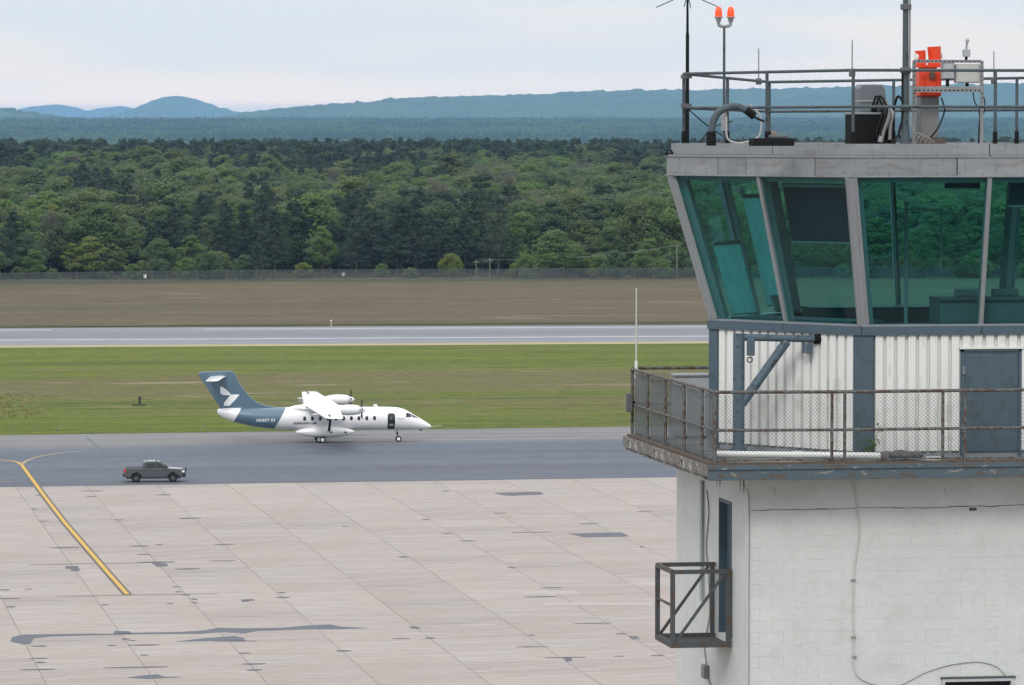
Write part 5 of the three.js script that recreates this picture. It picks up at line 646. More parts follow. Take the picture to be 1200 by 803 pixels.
  // roof: fascia panels, upper step, deck
  const fas = (k, y0, y1, cuts, th, name, kf) => { const r = cab(k, kf); for (let i = 0; i < 6; i++) { const cs = cuts[i] ?? [0, 0.5, 1]; for (let q = 0; q < cs.length - 1; q++) { const a = r[i], b = r[(i + 1) % 6], inn = cab(k - th, (kf ?? k) - th), a2 = inn[i], b2 = inn[(i + 1) % 6], e = 0.0021, fa = cs[q] + (q ? e : -0.0), fb = cs[q + 1] - (q < cs.length - 2 ? e : 0); const P4 = (p0, p1, f) => W(lerp(p0[0], p1[0], f), 0, lerp(p0[1], p1[1], f)); part(name, prism([P4(a, b, fa), P4(a, b, fb), P4(a2, b2, fb), P4(a2, b2, fa)], y0 + 0.004 * hash(i * 5 + q, 3), y1), steel[(i * 3 + q * 2) % 3], tw); } } };
  fas(1.205, 30.13, 30.475, { 0: [0, 0.19, 0.56, 0.715, 1], 5: [0, 0.30, 0.62, 1] }, 0.03, 'fascia_panel', 1.175);
  fas(1.212, 30.455, 30.495, {}, 0.025, 'drip_edge', 1.182); fas(1.21, 30.125, 30.150, {}, 0.02, 'fascia_hem', 1.18);
  fas(1.185, 30.497, DECK, { 0: [0, 0.43, 1], 5: [0, 0.5, 1] }, 0.03, 'roof_kerb', 1.16);
  part('soffit', hexPrism(1.18, 30.172, 30.20, 1.152), M(0.10, 0.10, 0.095, 0.9), tw); part('roof_deck', metricUV(hexPrism(1.16, 30.50, DECK - 0.035, 1.135)), roofM, tw);
  { const rv = []; const r = cab(1.205, 1.175); for (let i = 0; i < 6; i++) for (let f = 0.03; f < 1; f += 0.083) { const p = W(lerp(r[i][0], r[(i + 1) % 6][0], f), 30.185 + 0.006 * hash(i, f * 100), lerp(r[i][1], r[(i + 1) % 6][1], f)); rv.push(new THREE.SphereGeometry(0.009, 6, 4).translate(p.x, p.y, p.z)); const q = W(lerp(r[i][0], r[(i + 1) % 6][0], f), 30.50, lerp(r[i][1], r[(i + 1) % 6][1], f)); rv.push(new THREE.SphereGeometry(0.009, 6, 4).translate(q.x, q.y, q.z)); } part('rivet', rv, caulk, tw); tw.children.at(-1).userData.kind = 'stuff'; }

  // --- things inside the cab
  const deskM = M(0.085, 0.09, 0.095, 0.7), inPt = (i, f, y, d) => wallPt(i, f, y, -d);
  for (const [i, fa, fb, h, label] of [[5, 0.03, 0.66, 28.06, 'long dark controller console behind the front glass'], [0, 0.12, 0.92, 27.66, 'low dark desk behind the angled near glass'], [2, 0.05, 0.95, 27.72, 'low dark desk along the rear left glass'], [4, 0.05, 0.95, 27.78, 'dark console along the glass right of the door']]) {
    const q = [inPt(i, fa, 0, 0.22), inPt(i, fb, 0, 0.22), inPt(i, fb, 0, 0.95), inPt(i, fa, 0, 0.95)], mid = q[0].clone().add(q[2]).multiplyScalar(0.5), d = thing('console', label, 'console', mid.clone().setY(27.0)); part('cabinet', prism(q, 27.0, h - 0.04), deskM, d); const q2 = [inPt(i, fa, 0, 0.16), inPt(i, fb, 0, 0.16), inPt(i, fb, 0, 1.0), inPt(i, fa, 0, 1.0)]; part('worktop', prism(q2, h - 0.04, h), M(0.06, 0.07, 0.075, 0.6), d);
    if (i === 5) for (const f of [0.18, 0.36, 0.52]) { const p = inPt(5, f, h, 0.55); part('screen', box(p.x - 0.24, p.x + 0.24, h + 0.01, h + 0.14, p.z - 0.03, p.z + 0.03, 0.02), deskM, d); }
  }
  const paneShade = (i, fa, fb, k0, k1, d, mat, label) => { const pt = (f, k) => lowR[i].clone().lerp(lowR[(i + 1) % 6], f).lerp(topR[i].clone().lerp(topR[(i + 1) % 6], f), k); const q = [pt(fa, k0), pt(fb, k0), pt(fb, k1), pt(fa, k1)].map((p) => inward(p, 0, d)); const o = thing('roller_shade', label, 'shade', q[0].clone().lerp(q[2], 0.5)); part('fabric', quad(...q), mat, o); part('bottom_rail', rod(q[0], q[1], 0.014, undefined, 8), dark, o); part('roller', rod(q[3], q[2], 0.035, undefined, 10), dark, o); };
  const film = MAP(colorTex(128, 256, (i, j) => { const s = fbm(i * 0.22, j * 0.012, 4), d = fbm(i * 0.05 + 9, j * 0.04, 4); return mix3([0.13, 0.29, 0.28], [0.20, 0.46, 0.44], clamp(s * 0.9 + d * 0.6 - 0.3, 0, 1)); }), 0.95, { transmission: 0.85, thickness: 0, side: THREE.DoubleSide });
  paneShade(0, 0.06, 0.455, 0.55, 0.94, 0.30, shade, 'dark roller shade lowered behind the angled near glass');
  paneShade(5, 0.06, 0.40, 0.80, 0.97, 0.25, shade, 'navy roller shade half lowered behind the front glass');
  paneShade(5, 0.52, 0.66, 0.92, 0.97, 0.25, shade, 'short navy roller shade rolled up behind the front glass');
  paneShade(1, 0.10, 0.42, 0.02, 0.52, 0.22, film, 'pale green film shade on the left glass, lower one'); paneShade(1, 0.58, 0.93, 0.06, 0.84, 0.22, film, 'pale green film shade on the left glass, higher one');
  { const p = W(3.85, 27.0, 2.4), o = thing('desk_lamp_stand', 'thin dark stand with crossbar behind the front glass', 'stand', p); part('pole', rod(p, p.clone().setY(29.7), 0.035, 0.03, 8), dark, o); part('crossbar', rod(p.clone().setY(29.55), p.clone().add(V(0.62, 2.55, 0)), 0.014, undefined, 8), dark, o); part('drop', rod(p.clone().add(V(0.62, 2.55, 0)), p.clone().add(V(0.62, 1.45, 0)), 0.014, undefined, 8), dark, o); part('foot', rod(p, p.clone().add(V(0, 0.05, 0)), 0.2, 0.16, 14), dark, o); }
  { const p = inPt(0, 0.62, 27.66, 0.5), o = thing('monitor', 'tilted dark monitor on the desk behind the angled glass', 'monitor', p); part('screen', (() => { const g = box(-0.26, 0.26, 0.12, 0.44, -0.02, 0.02, 0.012); g.rotateX(-0.5); g.rotateY(0.6); g.translate(p.x, p.y, p.z); return g; })(), deskM, o); part('stand', rod(p, p.clone().add(V(0, 0.2, 0)), 0.05, 0.03, 8), deskM, o); }
}
// ---------------------------------------------------------------- railings, roof gear and small things on the tower
{
  const noiseMap = (a, b, c, t0, t1, n, seed) => colorTex(512, 512, (i, j) => { const u = i / 512, v = j / 512, q = tfbm(u, v, n * 3, 3, seed + 7); return mix3(mix3(a, b, q), c, smooth(tfbm(u, v, n, 5, seed), t0, t1)); });
  const rusty = MAP(withRepeat(noiseMap([0.075, 0.09, 0.10], [0.15, 0.165, 0.17], [0.075, 0.048, 0.036], 0.42, 0.60, 16, 3), 1.1, 1.1), 0.75), greyPipe = MAP(withRepeat(noiseMap([0.050, 0.070, 0.084], [0.074, 0.096, 0.110], [0.035, 0.042, 0.048], 0.62, 0.74, 12, 9), 0.9, 0.9), 0.6), bluePipe = MAP(withRepeat(noiseMap([0.07, 0.105, 0.138], [0.09, 0.125, 0.158], [0.045, 0.052, 0.06], 0.64, 0.76, 9, 19), 0.9, 0.9), 0.5);
  const meshM = M(0.20, 0.225, 0.245, 0.6, 0.3), black = M(0.010, 0.011, 0.012, 0.85, 0, { specularIntensity: 0.25 }), cableM = M(0.012, 0.013, 0.014, 0.8, 0, { specularIntensity: 0.4 }), whiteM = M(0.66, 0.67, 0.67, 0.4), galv = MAP(withRepeat(noiseMap([0.22, 0.235, 0.25], [0.30, 0.315, 0.33], [0.16, 0.16, 0.16], 0.6, 0.75, 14, 5), 1.2, 1.2), 0.5, { metalness: 0.3 }), orange = M(0.72, 0.055, 0.012, 0.45), orangeDark = M(0.58, 0.04, 0.01, 0.5), boxGrey = M(0.34, 0.36, 0.38, 0.55), darkGrey = M(0.10, 0.105, 0.115, 0.6), silver = M(0.22, 0.225, 0.235, 0.5, 0.4);
  const uv = (g) => metricUV(g);
  // expanded metal between two posts: rows of diamonds from flat strands
  function expanded(p, q, y0, y1, cw = 0.07, ch = 0.033) {
    const d = q.clone().sub(p).setY(0), len = d.length(); d.normalize(); const n = V(d.z, 0, -d.x), nc = Math.floor(len / cw), nr = Math.floor((y1 - y0) / ch), pos = [], sw = 0.0032;
    const P = (s, y, o) => [p.x + d.x * s + n.x * o, y, p.z + d.z * s + n.z * o];
    const strand = (s0, ya, s1, yb) => { const a = P(s0, ya - sw, 0.004), b = P(s1, yb - sw, 0.004), c = P(s1, yb + sw, -0.004), e = P(s0, ya + sw, -0.004); pos.push(...a, ...b, ...c, ...a, ...c, ...e); };
    for (let r = 0; r < nr; r++) for (let c = 0; c < nc; c++) { const s = c * cw + (r % 2 ? cw / 2 : 0), y = y0 + r * ch; if (s + cw / 2 > len) continue; strand(s, y, s + cw / 2, y + ch); if (s + cw <= len) strand(s + cw / 2, y + ch, s + cw, y); }
    const g = new THREE.BufferGeometry(); g.setAttribute('position', new THREE.Float32BufferAttribute(pos, 3)); g.computeVertexNormals(); return g;
  }
  // --- balcony railing: pipe posts, two rails, expanded metal
  {
    const RT = 26.565, RM = 25.93, F0 = 25.385, o = thing('balcony_railing', 'rusty pipe railing with expanded metal mesh round the tower balcony', 'railing', W(0, FLOOR, 0));
    const front = [0, 1.94, 2.17, 3.72, 4.05, 5.8, 7.6, 9.74], side = [0, 1.02, 2.38, 3.95, 5.55, 7.0], S = 7.0 + 0.5;
    const pu = [0, onFront(975, 500, 0).x - T0.x, onFront(990, 500, 0).x - T0.x, onFront(1105, 500, 0).x - T0.x, onFront(1131, 500, 0).x - T0.x, 5.75, 7.7, 9.74];
    const sb = [0, ...[823, 802, 780, 759].map((px) => -(onSide(px, 470, 0).z - T0.z)), 7.5];
    pu.forEach((u, k) => part('post', uv(rod(W(u, F0 - 0.03, 0), W(u, RT, 0), k === 0 ? 0.036 : 0.028)), rusty, o)); sb.slice(1).forEach((b) => part('post', uv(rod(W(0, F0 - 0.03, b), W(0, RT, b), 0.03)), rusty, o));
    for (const u of [2.4, 4.9, 7.3, 9.74]) part('post', uv(rod(W(u, F0 - 0.04, 7.5), W(u, RT, 7.5), 0.03)), rusty, o); for (const b of [1.9, 3.8, 5.7]) part('post', uv(rod(W(9.74, F0 - 0.03, b), W(9.74, RT, b), 0.03)), rusty, o);
    for (const [y, r] of [[RT, 0.03], [RM, 0.026]]) { const bend = pu[2]; part('rail', uv(rod(W(-0.01, y, 0), W(bend, y - 0.012, 0), r)), rusty, o); part('rail', uv(rod(W(bend, y - 0.012, 0), W(9.74, y + 0.005, 0), r)), rusty, o); part('rail', uv(rod(W(0, y, -0.01), W(0, y, 7.51), r)), rusty, o); part('rail', uv(rod(W(0, y + (y > 26 ? 0.02 : 0), 7.5), W(9.74, y, 7.5), r)), rusty, o); part('rail', uv(rod(W(9.74, y, 0), W(9.74, y, 7.5), r)), rusty, o); }
    const panel = (a, b) => part('mesh_panel', expanded(a, b, F0 + 0.04, RT - 0.03), meshM, o);
    for (const [i, k] of [[0, 1], [1, 2], [2, 3], [3, 4], [4, 5], [5, 6], [6, 7]]) panel(W(pu[i] + 0.03, 0, 0.034), W(pu[k] - 0.03, 0, 0.034)); for (let k = 0; k < sb.length - 1; k++) panel(W(0.036, 0, sb[k + 1] - 0.03), W(0.036, 0, sb[k] + 0.03)); panel(W(0.05, 0, 7.46), W(3.2, 0, 7.46));
    part('bottom_bar', [uv(bar(W(0, F0 + 0.03, 0.034), W(9.7, F0 + 0.03, 0.034), 0.03, 0.012, V(0, 1, 0))), uv(bar(W(0.036, F0 + 0.03, 0.03), W(0.036, F0 + 0.03, 7.4), 0.03, 0.012, V(0, 1, 0)))], rusty, o);
  }
  { // slender white antenna at the far rail corner, box clamped below it
    const p = W(0.06, 26.56, 7.42), o = thing('whip_antenna', 'tall white whip antenna on the far corner of the balcony rail', 'antenna', p.clone().setY(26.4)); part('mount', rod(p.clone().setY(26.4), p.clone().setY(26.72), 0.035, 0.03, 10), whiteM, o); part('rod', rod(p.clone().setY(26.7), p.clone().setY(28.05), 0.018, 0.013, 8), M(0.5, 0.51, 0.46, 0.5), o);
    const j = W(-0.10, 25.8, 7.3), b = thing('junction_box', 'small dark box clamped outside the far rail corner', 'box', j); part('case', box(j.x - 0.05, j.x + 0.06, j.y, j.y + 0.34, j.z - 0.06, j.z + 0.06, 0.015), darkGrey, b); part('clamp', box(j.x + 0.04, j.x + 0.11, j.y + 0.1, j.y + 0.2, j.z - 0.03, j.z + 0.03), black, b);
    const q = W(1.1, FLOOR, 6.9), c = thing('equipment_locker', 'pale grey locker standing in the rear corner of the balcony', 'locker', q); part('case', box(q.x - 0.45, q.x + 0.2, FLOOR + 0.05, FLOOR + 1.12, q.z - 0.2, q.z + 0.2, 0.02), boxGrey, c); part('lid', box(q.x - 0.48, q.x + 0.23, FLOOR + 1.122, FLOOR + 1.17, q.z - 0.23, q.z + 0.23, 0.015), galv, c); part('foot', box(q.x - 0.4, q.x + 0.15, FLOOR, FLOOR + 0.05, q.z - 0.15, q.z + 0.15), black, c);
  }
  { // davit on the balcony: post, boom and brace of painted pipe
    const b = 0.95 + 1.65, A = onFront(868, 395, 2.05), E = onFront(958, 397.5, 2.05), z = T0.z - 2.05, o = thing('davit_crane', 'slate blue pipe davit with diagonal brace standing on the balcony', 'davit', V(A.x, FLOOR, z));
    part('post', uv(rod(V(A.x - 0.03, FLOOR + 0.02, z), V(A.x - 0.03, A.y + 0.06, z), 0.10, undefined, 18)), bluePipe, o); part('base_plate', box(A.x - 0.2, A.x + 0.16, FLOOR, FLOOR + 0.03, z - 0.16, z + 0.16), bluePipe, o); part('collar', uv(rod(V(A.x - 0.03, FLOOR + 0.03, z), V(A.x - 0.03, FLOOR + 0.16, z), 0.135, undefined, 18)), bluePipe, o);
    const boom = part('boom', uv(rod(V(A.x - 0.05, A.y, z), V(E.x, E.y, z), 0.062, undefined, 16)), bluePipe, o); part('end_cap', [rod(V(E.x - 0.06, E.y, z), V(E.x + 0.05, E.y, z), 0.085, undefined, 14), rod(V(E.x + 0.04, E.y, z), V(E.x + 0.1, E.y, z), 0.05, undefined, 10)], black, boom);
    const B0 = onFront(869, 474, 2.05), B1 = onFront(922, 400, 2.05); part('brace', uv(rod(V(B0.x, B0.y, z), V(B1.x, B1.y, z), 0.082, undefined, 16)), bluePipe, o); const h = onFront(942, 404, 2.05); part('shackle', [box(h.x - 0.03, h.x + 0.03, h.y - 0.14, h.y + 0.08, z - 0.03, z + 0.03, 0.01), box(h.x + 0.05, h.x + 0.15, h.y - 0.16, h.y + 0.03, z - 0.04, z + 0.04, 0.01)], bluePipe, boom); const w = onFront(874, 403, 2.05); part('winch', box(w.x, w.x + 0.13, w.y - 0.2, w.y + 0.1, z + 0.06, z + 0.16, 0.02), bluePipe, o); part('hook', new THREE.TorusGeometry(0.045, 0.01, 6, 14).translate(w.x + 0.05, w.y - 0.27, z + 0.1), black, o);
  }
  { // white pipe left on the balcony floor, a scrap of paper beside the door
    const a = W(0.28, FLOOR + 0.10, 1.35), e = W(2.95, FLOOR + 0.10, 0.5), o = thing('plastic_pipe', 'long white plastic pipe lying on the balcony floor', 'pipe', a.clone().setY(FLOOR)); part('tube', rod(a, e, 0.055, undefined, 14), whiteM, o); part('coupling', rod(a.clone().lerp(e, 0.47), a.clone().lerp(e, 0.53), 0.064, undefined, 14), whiteM, o);
    const p = W(3.4, FLOOR, 0.6), s = thing('floor_scrap', 'grey heap of debris at the foot of the cladding beside the pipe', 'debris', p); const R = rng(3), gs = []; for (let i = 0; i < 9; i++) { const g = new THREE.IcosahedronGeometry(0.06 + 0.08 * R(), 1).scale(1.5, 0.7, 1); g.translate(p.x + (R() - 0.5) * 0.6, FLOOR + 0.06 + 0.05 * R(), p.z + (R() - 0.5) * 0.3); gs.push(g); } part('rubble', gs, darkGrey, s); part('white_strip', box(p.x + 0.35, p.x + 0.62, FLOOR + 0.005, FLOOR + 0.07, p.z - 0.03, p.z + 0.03), whiteM, s);
  }
  { // weed rooted at the corner post
    const root = onFront(1016, 538, 1.08); root.y = FLOOR + 0.02; const o = thing('weed', 'small green weed growing beside the blue corner post', 'plant', root), R = rng(6), st = [], cards = []; for (let i = 0; i < 7; i++) { const tip = root.clone().add(V((R() - 0.5) * 0.5, 0.25 + 0.38 * R(), 0.06 + 0.12 * R())); st.push(tube([root, root.clone().lerp(tip, 0.5).add(V((R() - 0.5) * 0.08, 0.03, 0.03)), tip], 0.004, 8, 4)); for (let k = 0; k < 11; k++) { const p = root.clone().lerp(tip, 0.4 + 0.65 * R()).add(rdir(R).multiplyScalar(0.06)); cards.push([p, rdir(R).add(V(0, 0.6, 0.4)).normalize(), 0.024 + 0.014 * R(), [1, 1, 0.9], R() * 6, 0.7]); } } part('stem', st, M(0.10, 0.14, 0.04, 0.8), o); const lv = leaves(cards); lv.translate(-root.x, -root.y, -root.z); const m = new THREE.Mesh(lv, leafMat(0.10, 0.19, 0.045)); m.name = 'leaf_cluster'; o.add(m);
  }
  { // steel basket at the side door
    const u0 = -0.32, u1 = 0.70, ba = 2.0, bb = 3.37, yB = 22.08, yT = 23.38, o = thing('door_platform', 'small dark steel basket platform outside the side door of the tower', 'platform', W(0.2, yB, 2.7)), r = MAP(withRepeat(noiseMap([0.05, 0.056, 0.063], [0.085, 0.095, 0.105], [0.085, 0.055, 0.036], 0.58, 0.70, 9, 31), 1.2, 1.2), 0.8), X = V(1, 0, 0), Z = V(0, 0, 1);
    for (const [u, b] of [[u0, ba], [u0, bb], [u1 - 0.05, ba], [u1 - 0.05, bb]]) part('post', uv(bar(W(u, yB, b), W(u, yT, b), 0.075, 0.075, X)), r, o);
    for (const b of [ba, bb]) { part('top_rail', uv(bar(W(u0, yT, b), W(u1, yT, b), 0.07, 0.07, V(0, 1, 0))), r, o); part('bottom_rail', uv(bar(W(u0, yB + 0.05, b), W(u1, yB + 0.05, b), 0.10, 0.07, V(0, 1, 0))), r, o); part('diagonal', uv(bar(W(u0 + 0.05, yB + 0.1, b), W(u1 - 0.12, yT - 0.04, b), 0.05, 0.035, X)), r, o); }
    part('end_rail', uv(bar(W(u0, yT, ba), W(u0, yT, bb), 0.07, 0.07, X)), rusty, o); part('end_rail', uv(bar(W(u0, yB + 0.05, ba), W(u0, yB + 0.05, bb), 0.07, 0.10, X)), r, o); part('mid_rail', uv(bar(W(u0, yB + 0.72, ba), W(u0, yB + 0.72, bb), 0.035, 0.035, X)), rusty, o); part('floor_plate', uv(box(T0.x + u0, T0.x + u1, yB + 0.02, yB + 0.035, T0.z - ba, T0.z - bb)), r, o);
  }
  { // cables and conduit on the walls
    const zf = T0.z - 0.72 + 0.018, at = (px, py) => onFront(px, py, 0.72).setZ(zf), light = M(0.45, 0.47, 0.46, 0.6), grey = M(0.20, 0.21, 0.205, 0.7);
    const c1 = thing('wall_conduit', 'pale cable running down the front wall and looping over the lower window', 'cable', at(1001, 566)); part('cable', tube([at(1000, 566), at(1004, 590), at(1007, 625), at(1002, 660), at(1000, 690), at(1000, 740), at(1000.5, 780), at(1008, 795), at(1030, 803), at(1055, 802), at(1083, 788), at(1112, 779), at(1145, 775), at(1168, 781), at(1184, 797), at(1200, 812), at(1225, 820)], 0.013, 140, 8), light, c1); for (const [x, y] of [[1000, 680], [1000, 747], [1001, 770]]) { const p = at(x, y); part('clip', box(p.x - 0.035, p.x + 0.035, p.y - 0.015, p.y + 0.015, zf - 0.02, zf + 0.018), grey, c1); }
    const c2 = thing('corner_cable', 'thin dark cable running down the tower corner from the balcony', 'cable', at(872, 566)); part('cable', tube([at(871, 565), at(874, 572), at(877.5, 584), at(878, 620), at(877.6, 700), at(877.4, 810)], 0.008, 50, 6), grey, c2);
    const xs = T0.x + 0.72 - 0.02, sd = (px, py) => onSide(px, py, 0.72).setX(xs), c3 = thing('hanging_cable', 'slack grey cable hanging down the side wall to a small box', 'cable', sd(830, 575)); part('cable', tube([sd(829.5, 574), sd(832, 600), sd(829, 640), sd(832, 680), sd(833, 720), sd(827, 755), sd(829, 778)], 0.012, 60, 6), grey, c3); const p = sd(829.6, 787); part('box', box(xs - 0.08, xs + 0.02, p.y - 0.12, p.y + 0.12, p.z - 0.14, p.z + 0.14, 0.02), grey, c3); part('tail', tube([sd(831, 794), sd(834, 803), sd(838, 815)], 0.012, 16, 6), grey, c3);
  }
  // --- roof railing on six sides
  const roofK = 1.13, R6 = cab(roofK, 1.135), rp = (i, f, y) => W(lerp(R6[i % 6][0], R6[(i + 1) % 6][0], f), y, lerp(R6[i % 6][1], R6[(i + 1) % 6][1], f)), RT = 31.93, RM = 31.314, DK = DECK - 0.035;
  {
    const o = thing('roof_railing', 'slate grey pipe railing round the cab roof', 'railing', W(C.u, DECK, C.b)), topY = [RT, RT - 0.03, RT - 0.14, RT - 0.06, RT, RT], midY = [RM, RM - 0.01, RM - 0.06, RM - 0.03, RM, RM];
    for (let i = 0; i < 6; i++) { const j = (i + 1) % 6; const n = i === 5 || i === 2 ? 2 : 2; for (let k = 0; k < n; k++) { const f = i === 5 ? [0, 0.47][k] : k / n, p = rp(i, f, DK), ty = lerp(topY[i], topY[j], f); part('post', uv(rod(p, p.clone().setY(ty), 0.029, undefined, 12)), greyPipe, o); part('sleeve', rod(p, p.clone().setY(DK + 0.24), 0.042, 0.040, 12), black, o); }
      part('rail', uv(rod(rp(i, 0, topY[i]), rp(i, 1, topY[j]), 0.026, undefined, 12)), greyPipe, o); part('rail', uv(rod(rp(i, 0, midY[i]), rp(i, 1, midY[j]), 0.026, undefined, 12)), greyPipe, o); }
  }
  const above = (px, b) => onFront(px, 150, b).setY(DK);
  // whips clamped to the rail
  for (const [px, b, y0, y1, label] of [[889, 7.4, RT - 0.14, 33.05 - 0.65, 'short grey whip antenna on the rear left corner of the roof rail'], [998.5, 0.9, RT - 0.06, 32.44, 'short grey whip antenna on the front corner of the roof rail'], [1164.5, 7.4, RT - 0.12, 32.36, 'short grey whip antenna on the rear roof rail behind the beacon']]) { const p = above(px, b), o = thing('rail_whip', label, 'antenna', p.clone().setY(y0)); part('rod', rod(p.clone().setY(y0), p.clone().setY(y1), 0.013, 0.011, 8), galv, o); part('clamp', box(p.x - 0.05, p.x + 0.05, y0 - 0.05, y0 + 0.07, p.z - 0.05, p.z + 0.05, 0.02), darkGrey, o); }
  { // tall dark mast with drooping radials, held to the left rail corner
    const p = rp(1, 0, DK).add(V(0.06, 0, 0.02)), o = thing('ground_plane_antenna', 'tall thin dark antenna mast with drooping radials at the left roof corner', 'antenna', p); part('mast', [rod(p, p.clone().setY(32.6), 0.034, 0.03, 10), rod(p.clone().setY(32.6), p.clone().setY(33.35), 0.024, 0.018, 8)], black, o); for (const y of [31.35, 31.85]) part('clamp', box(p.x - 0.11, p.x + 0.07, y - 0.03, y + 0.03, p.z - 0.05, p.z + 0.05), darkGrey, o); for (let k = 0; k < 4; k++) { const a = k * Math.PI / 2 + 0.3; part('radial', rod(p.clone().setY(33.3), p.clone().setY(33.3).add(V(Math.cos(a) * 0.55, -0.24, Math.sin(a) * 0.55)), 0.008, undefined, 6), black, o); } part('whip', rod(p.clone().setY(33.35), p.clone().setY(34.0), 0.012, 0.008, 6), black, o);
    const g = thing('mast_guy', 'slack black cable from the antenna mast to the roof deck', 'cable', p.clone().add(V(0.05, 0, 0))); part('cable', tube([p.clone().setY(31.3), p.clone().add(V(0.35, 0.38, -0.2)), p.clone().add(V(0.75, 0.14, -0.35)), p.clone().add(V(1.05, 0.05, -0.4))], 0.012, 30, 6), cableM, g); part('cable', tube([p.clone().add(V(0.25, 0.02, -0.2)), p.clone().add(V(0.5, 0.3, -0.3)), p.clone().add(V(0.9, 0.42, -0.5))], 0.011, 20, 6), cableM, g);
  }
  { // double obstruction light on a pole
    const p = above(848.5, 3.4), hy = EYE + (HORIZON - 32) / F * 82.3, o = thing('obstruction_light', 'double red obstruction light on a thin grey pole on the roof', 'light', p); part('pole', uv(rod(p, p.clone().setY(hy), 0.026, 0.022, 10)), greyPipe, o); part('splice', rod(p.clone().setY(DK + 0.25), p.clone().setY(DK + 0.65), 0.05, undefined, 10), galv, o); const lens = M(0.75, 0.04, 0.008, 0.15, 0, { emissive: new THREE.Color().setRGB(0.95, 0.10, 0.012), emissiveIntensity: 0.55 });
    part('crossarm', tube([p.clone().add(V(-0.10, hy - DK + 0.09, 0)), p.clone().add(V(-0.09, hy - DK + 0.02, 0)), p.clone().add(V(0, hy - DK, 0)), p.clone().add(V(0.10, hy - DK + 0.02, 0)), p.clone().add(V(0.115, hy - DK + 0.09, 0))], 0.028, 30, 10), galv, o); for (const dx of [-0.10, 0.115]) { const q = p.clone().setY(hy + 0.08).add(V(dx, 0, 0)); const bs = part('lamp_base', [rod(q, q.clone().add(V(0, 0.07, 0)), 0.04, 0.055, 12), rod(q.clone().add(V(0, 0.07, 0)), q.clone().add(V(0, 0.09, 0)), 0.075, undefined, 16)], galv, o); part('red_lens', (() => { const g = new THREE.LatheGeometry([[0.062, 0], [0.064, 0.05], [0.058, 0.11], [0.042, 0.16], [0, 0.18]].map((v) => new THREE.Vector2(...v)), 18); g.translate(q.x, q.y + 0.09, q.z); return g; })(), lens, bs); }
    const cab2 = tube([p.clone().add(V(0.03, 0.5, 0.05)), p.clone().add(V(0.05, 0.12, 0.06)), p.clone().add(V(0.28, 0.04, 0.1)), p.clone().add(V(0.6, 0.16, 0.1)), p.clone().add(V(0.62, 0.5, 0.1)), p.clone().add(V(0.42, 0.72, 0.1))], 0.018, 50, 8); part('cable', cab2, M(0.36, 0.37, 0.38, 0.6), o);
  }
  { // gooseneck
    const p = above(833.5, 1.9), k = 80.2 / F, q = (px, py) => onFront(px, py, 1.9), o = thing('gooseneck_pipe', 'thick slate grey gooseneck pipe bending over the roof', 'pipe', p); part('bend', uv(tube([p, q(833.5, 158), q(836, 142), q(844, 130), q(860, 124.5), q(872, 128), q(883, 136)], 0.062, 60, 14)), greyPipe, o); part('sleeve', rod(p, p.clone().setY(DK + 0.24), 0.085, 0.08, 16), black, o); part('end_cuff', rod(q(874, 128.5), q(884, 136.5), 0.068, undefined, 14), black, o); part('cable', tube([q(882, 136), q(890, 140), q(896, 142.5)], 0.02, 12, 8), cableM, o);
  }
  { // low black box of cables
    const p = above(904, 1.2), o = thing('roof_junction_box', 'low black junction box lying on the roof behind the rail', 'box', p); part('case', box(p.x - 0.35, p.x + 0.36, DK, DK + 0.13, p.z - 0.2, p.z + 0.2, 0.02), black, o); part('cover', box(p.x - 0.02, p.x + 0.26, DK + 0.132, DK + 0.18, p.z - 0.14, p.z + 0.14, 0.015), darkGrey, o); part('fitting', box(p.x + 0.0, p.x + 0.09, DK + 0.18, DK + 0.25, p.z - 0.04, p.z + 0.04, 0.01), M(0.22, 0.18, 0.15, 0.7), o);
  }
  { // big mast by the front rail
    const p = above(1061, 0.98), o = thing('antenna_mast', 'stout grey mast with flared foot rising behind the front roof rail', 'mast', p); part('shaft', uv(rod(p.clone().setY(DK + 0.3), p.clone().setY(34.2), 0.055, 0.045, 16)), greyPipe, o); part('foot', uv(rod(p, p.clone().setY(DK + 0.34), 0.10, 0.058, 16)), greyPipe, o); for (const y of [31.3, 31.93, 33.0]) part('bracket', box(p.x - 0.08, p.x + 0.08, y - 0.05, y + 0.05, p.z - 0.07, p.z + 0.09, 0.015), darkGrey, o); part('feeder_cable', tube([p.clone().setY(34.2).add(V(0.07, 0, 0.02)), p.clone().setY(32.5).add(V(0.065, 0, 0.03)), p.clone().setY(31.2).add(V(0.07, 0, 0.03)), p.clone().setY(DK + 0.2).add(V(0.15, 0, 0.06)), p.clone().setY(DK + 0.02).add(V(0.4, 0, 0.05))], 0.016, 60, 8), galv, o); part('feeder_cable', tube([p.clone().setY(31.9).add(V(-0.06, 0, 0.03)), p.clone().setY(31.0).add(V(-0.08, 0, 0.05)), p.clone().setY(DK + 0.02).add(V(-0.26, 0, 0.08))], 0.017, 30, 8), cableM, o);
    part('cable_heap', [0, 1, 2, 3].map((k) => tube([p.clone().add(V(0.1 + 0.07 * k, 0.04, 0.06)), p.clone().add(V(0.2 + 0.06 * k, 0.22 - 0.03 * k, 0.1)), p.clone().add(V(0.34 + 0.05 * k, 0.05, 0.08))], 0.017, 16, 6)), M(0.20, 0.185, 0.175, 0.7), o);
  }
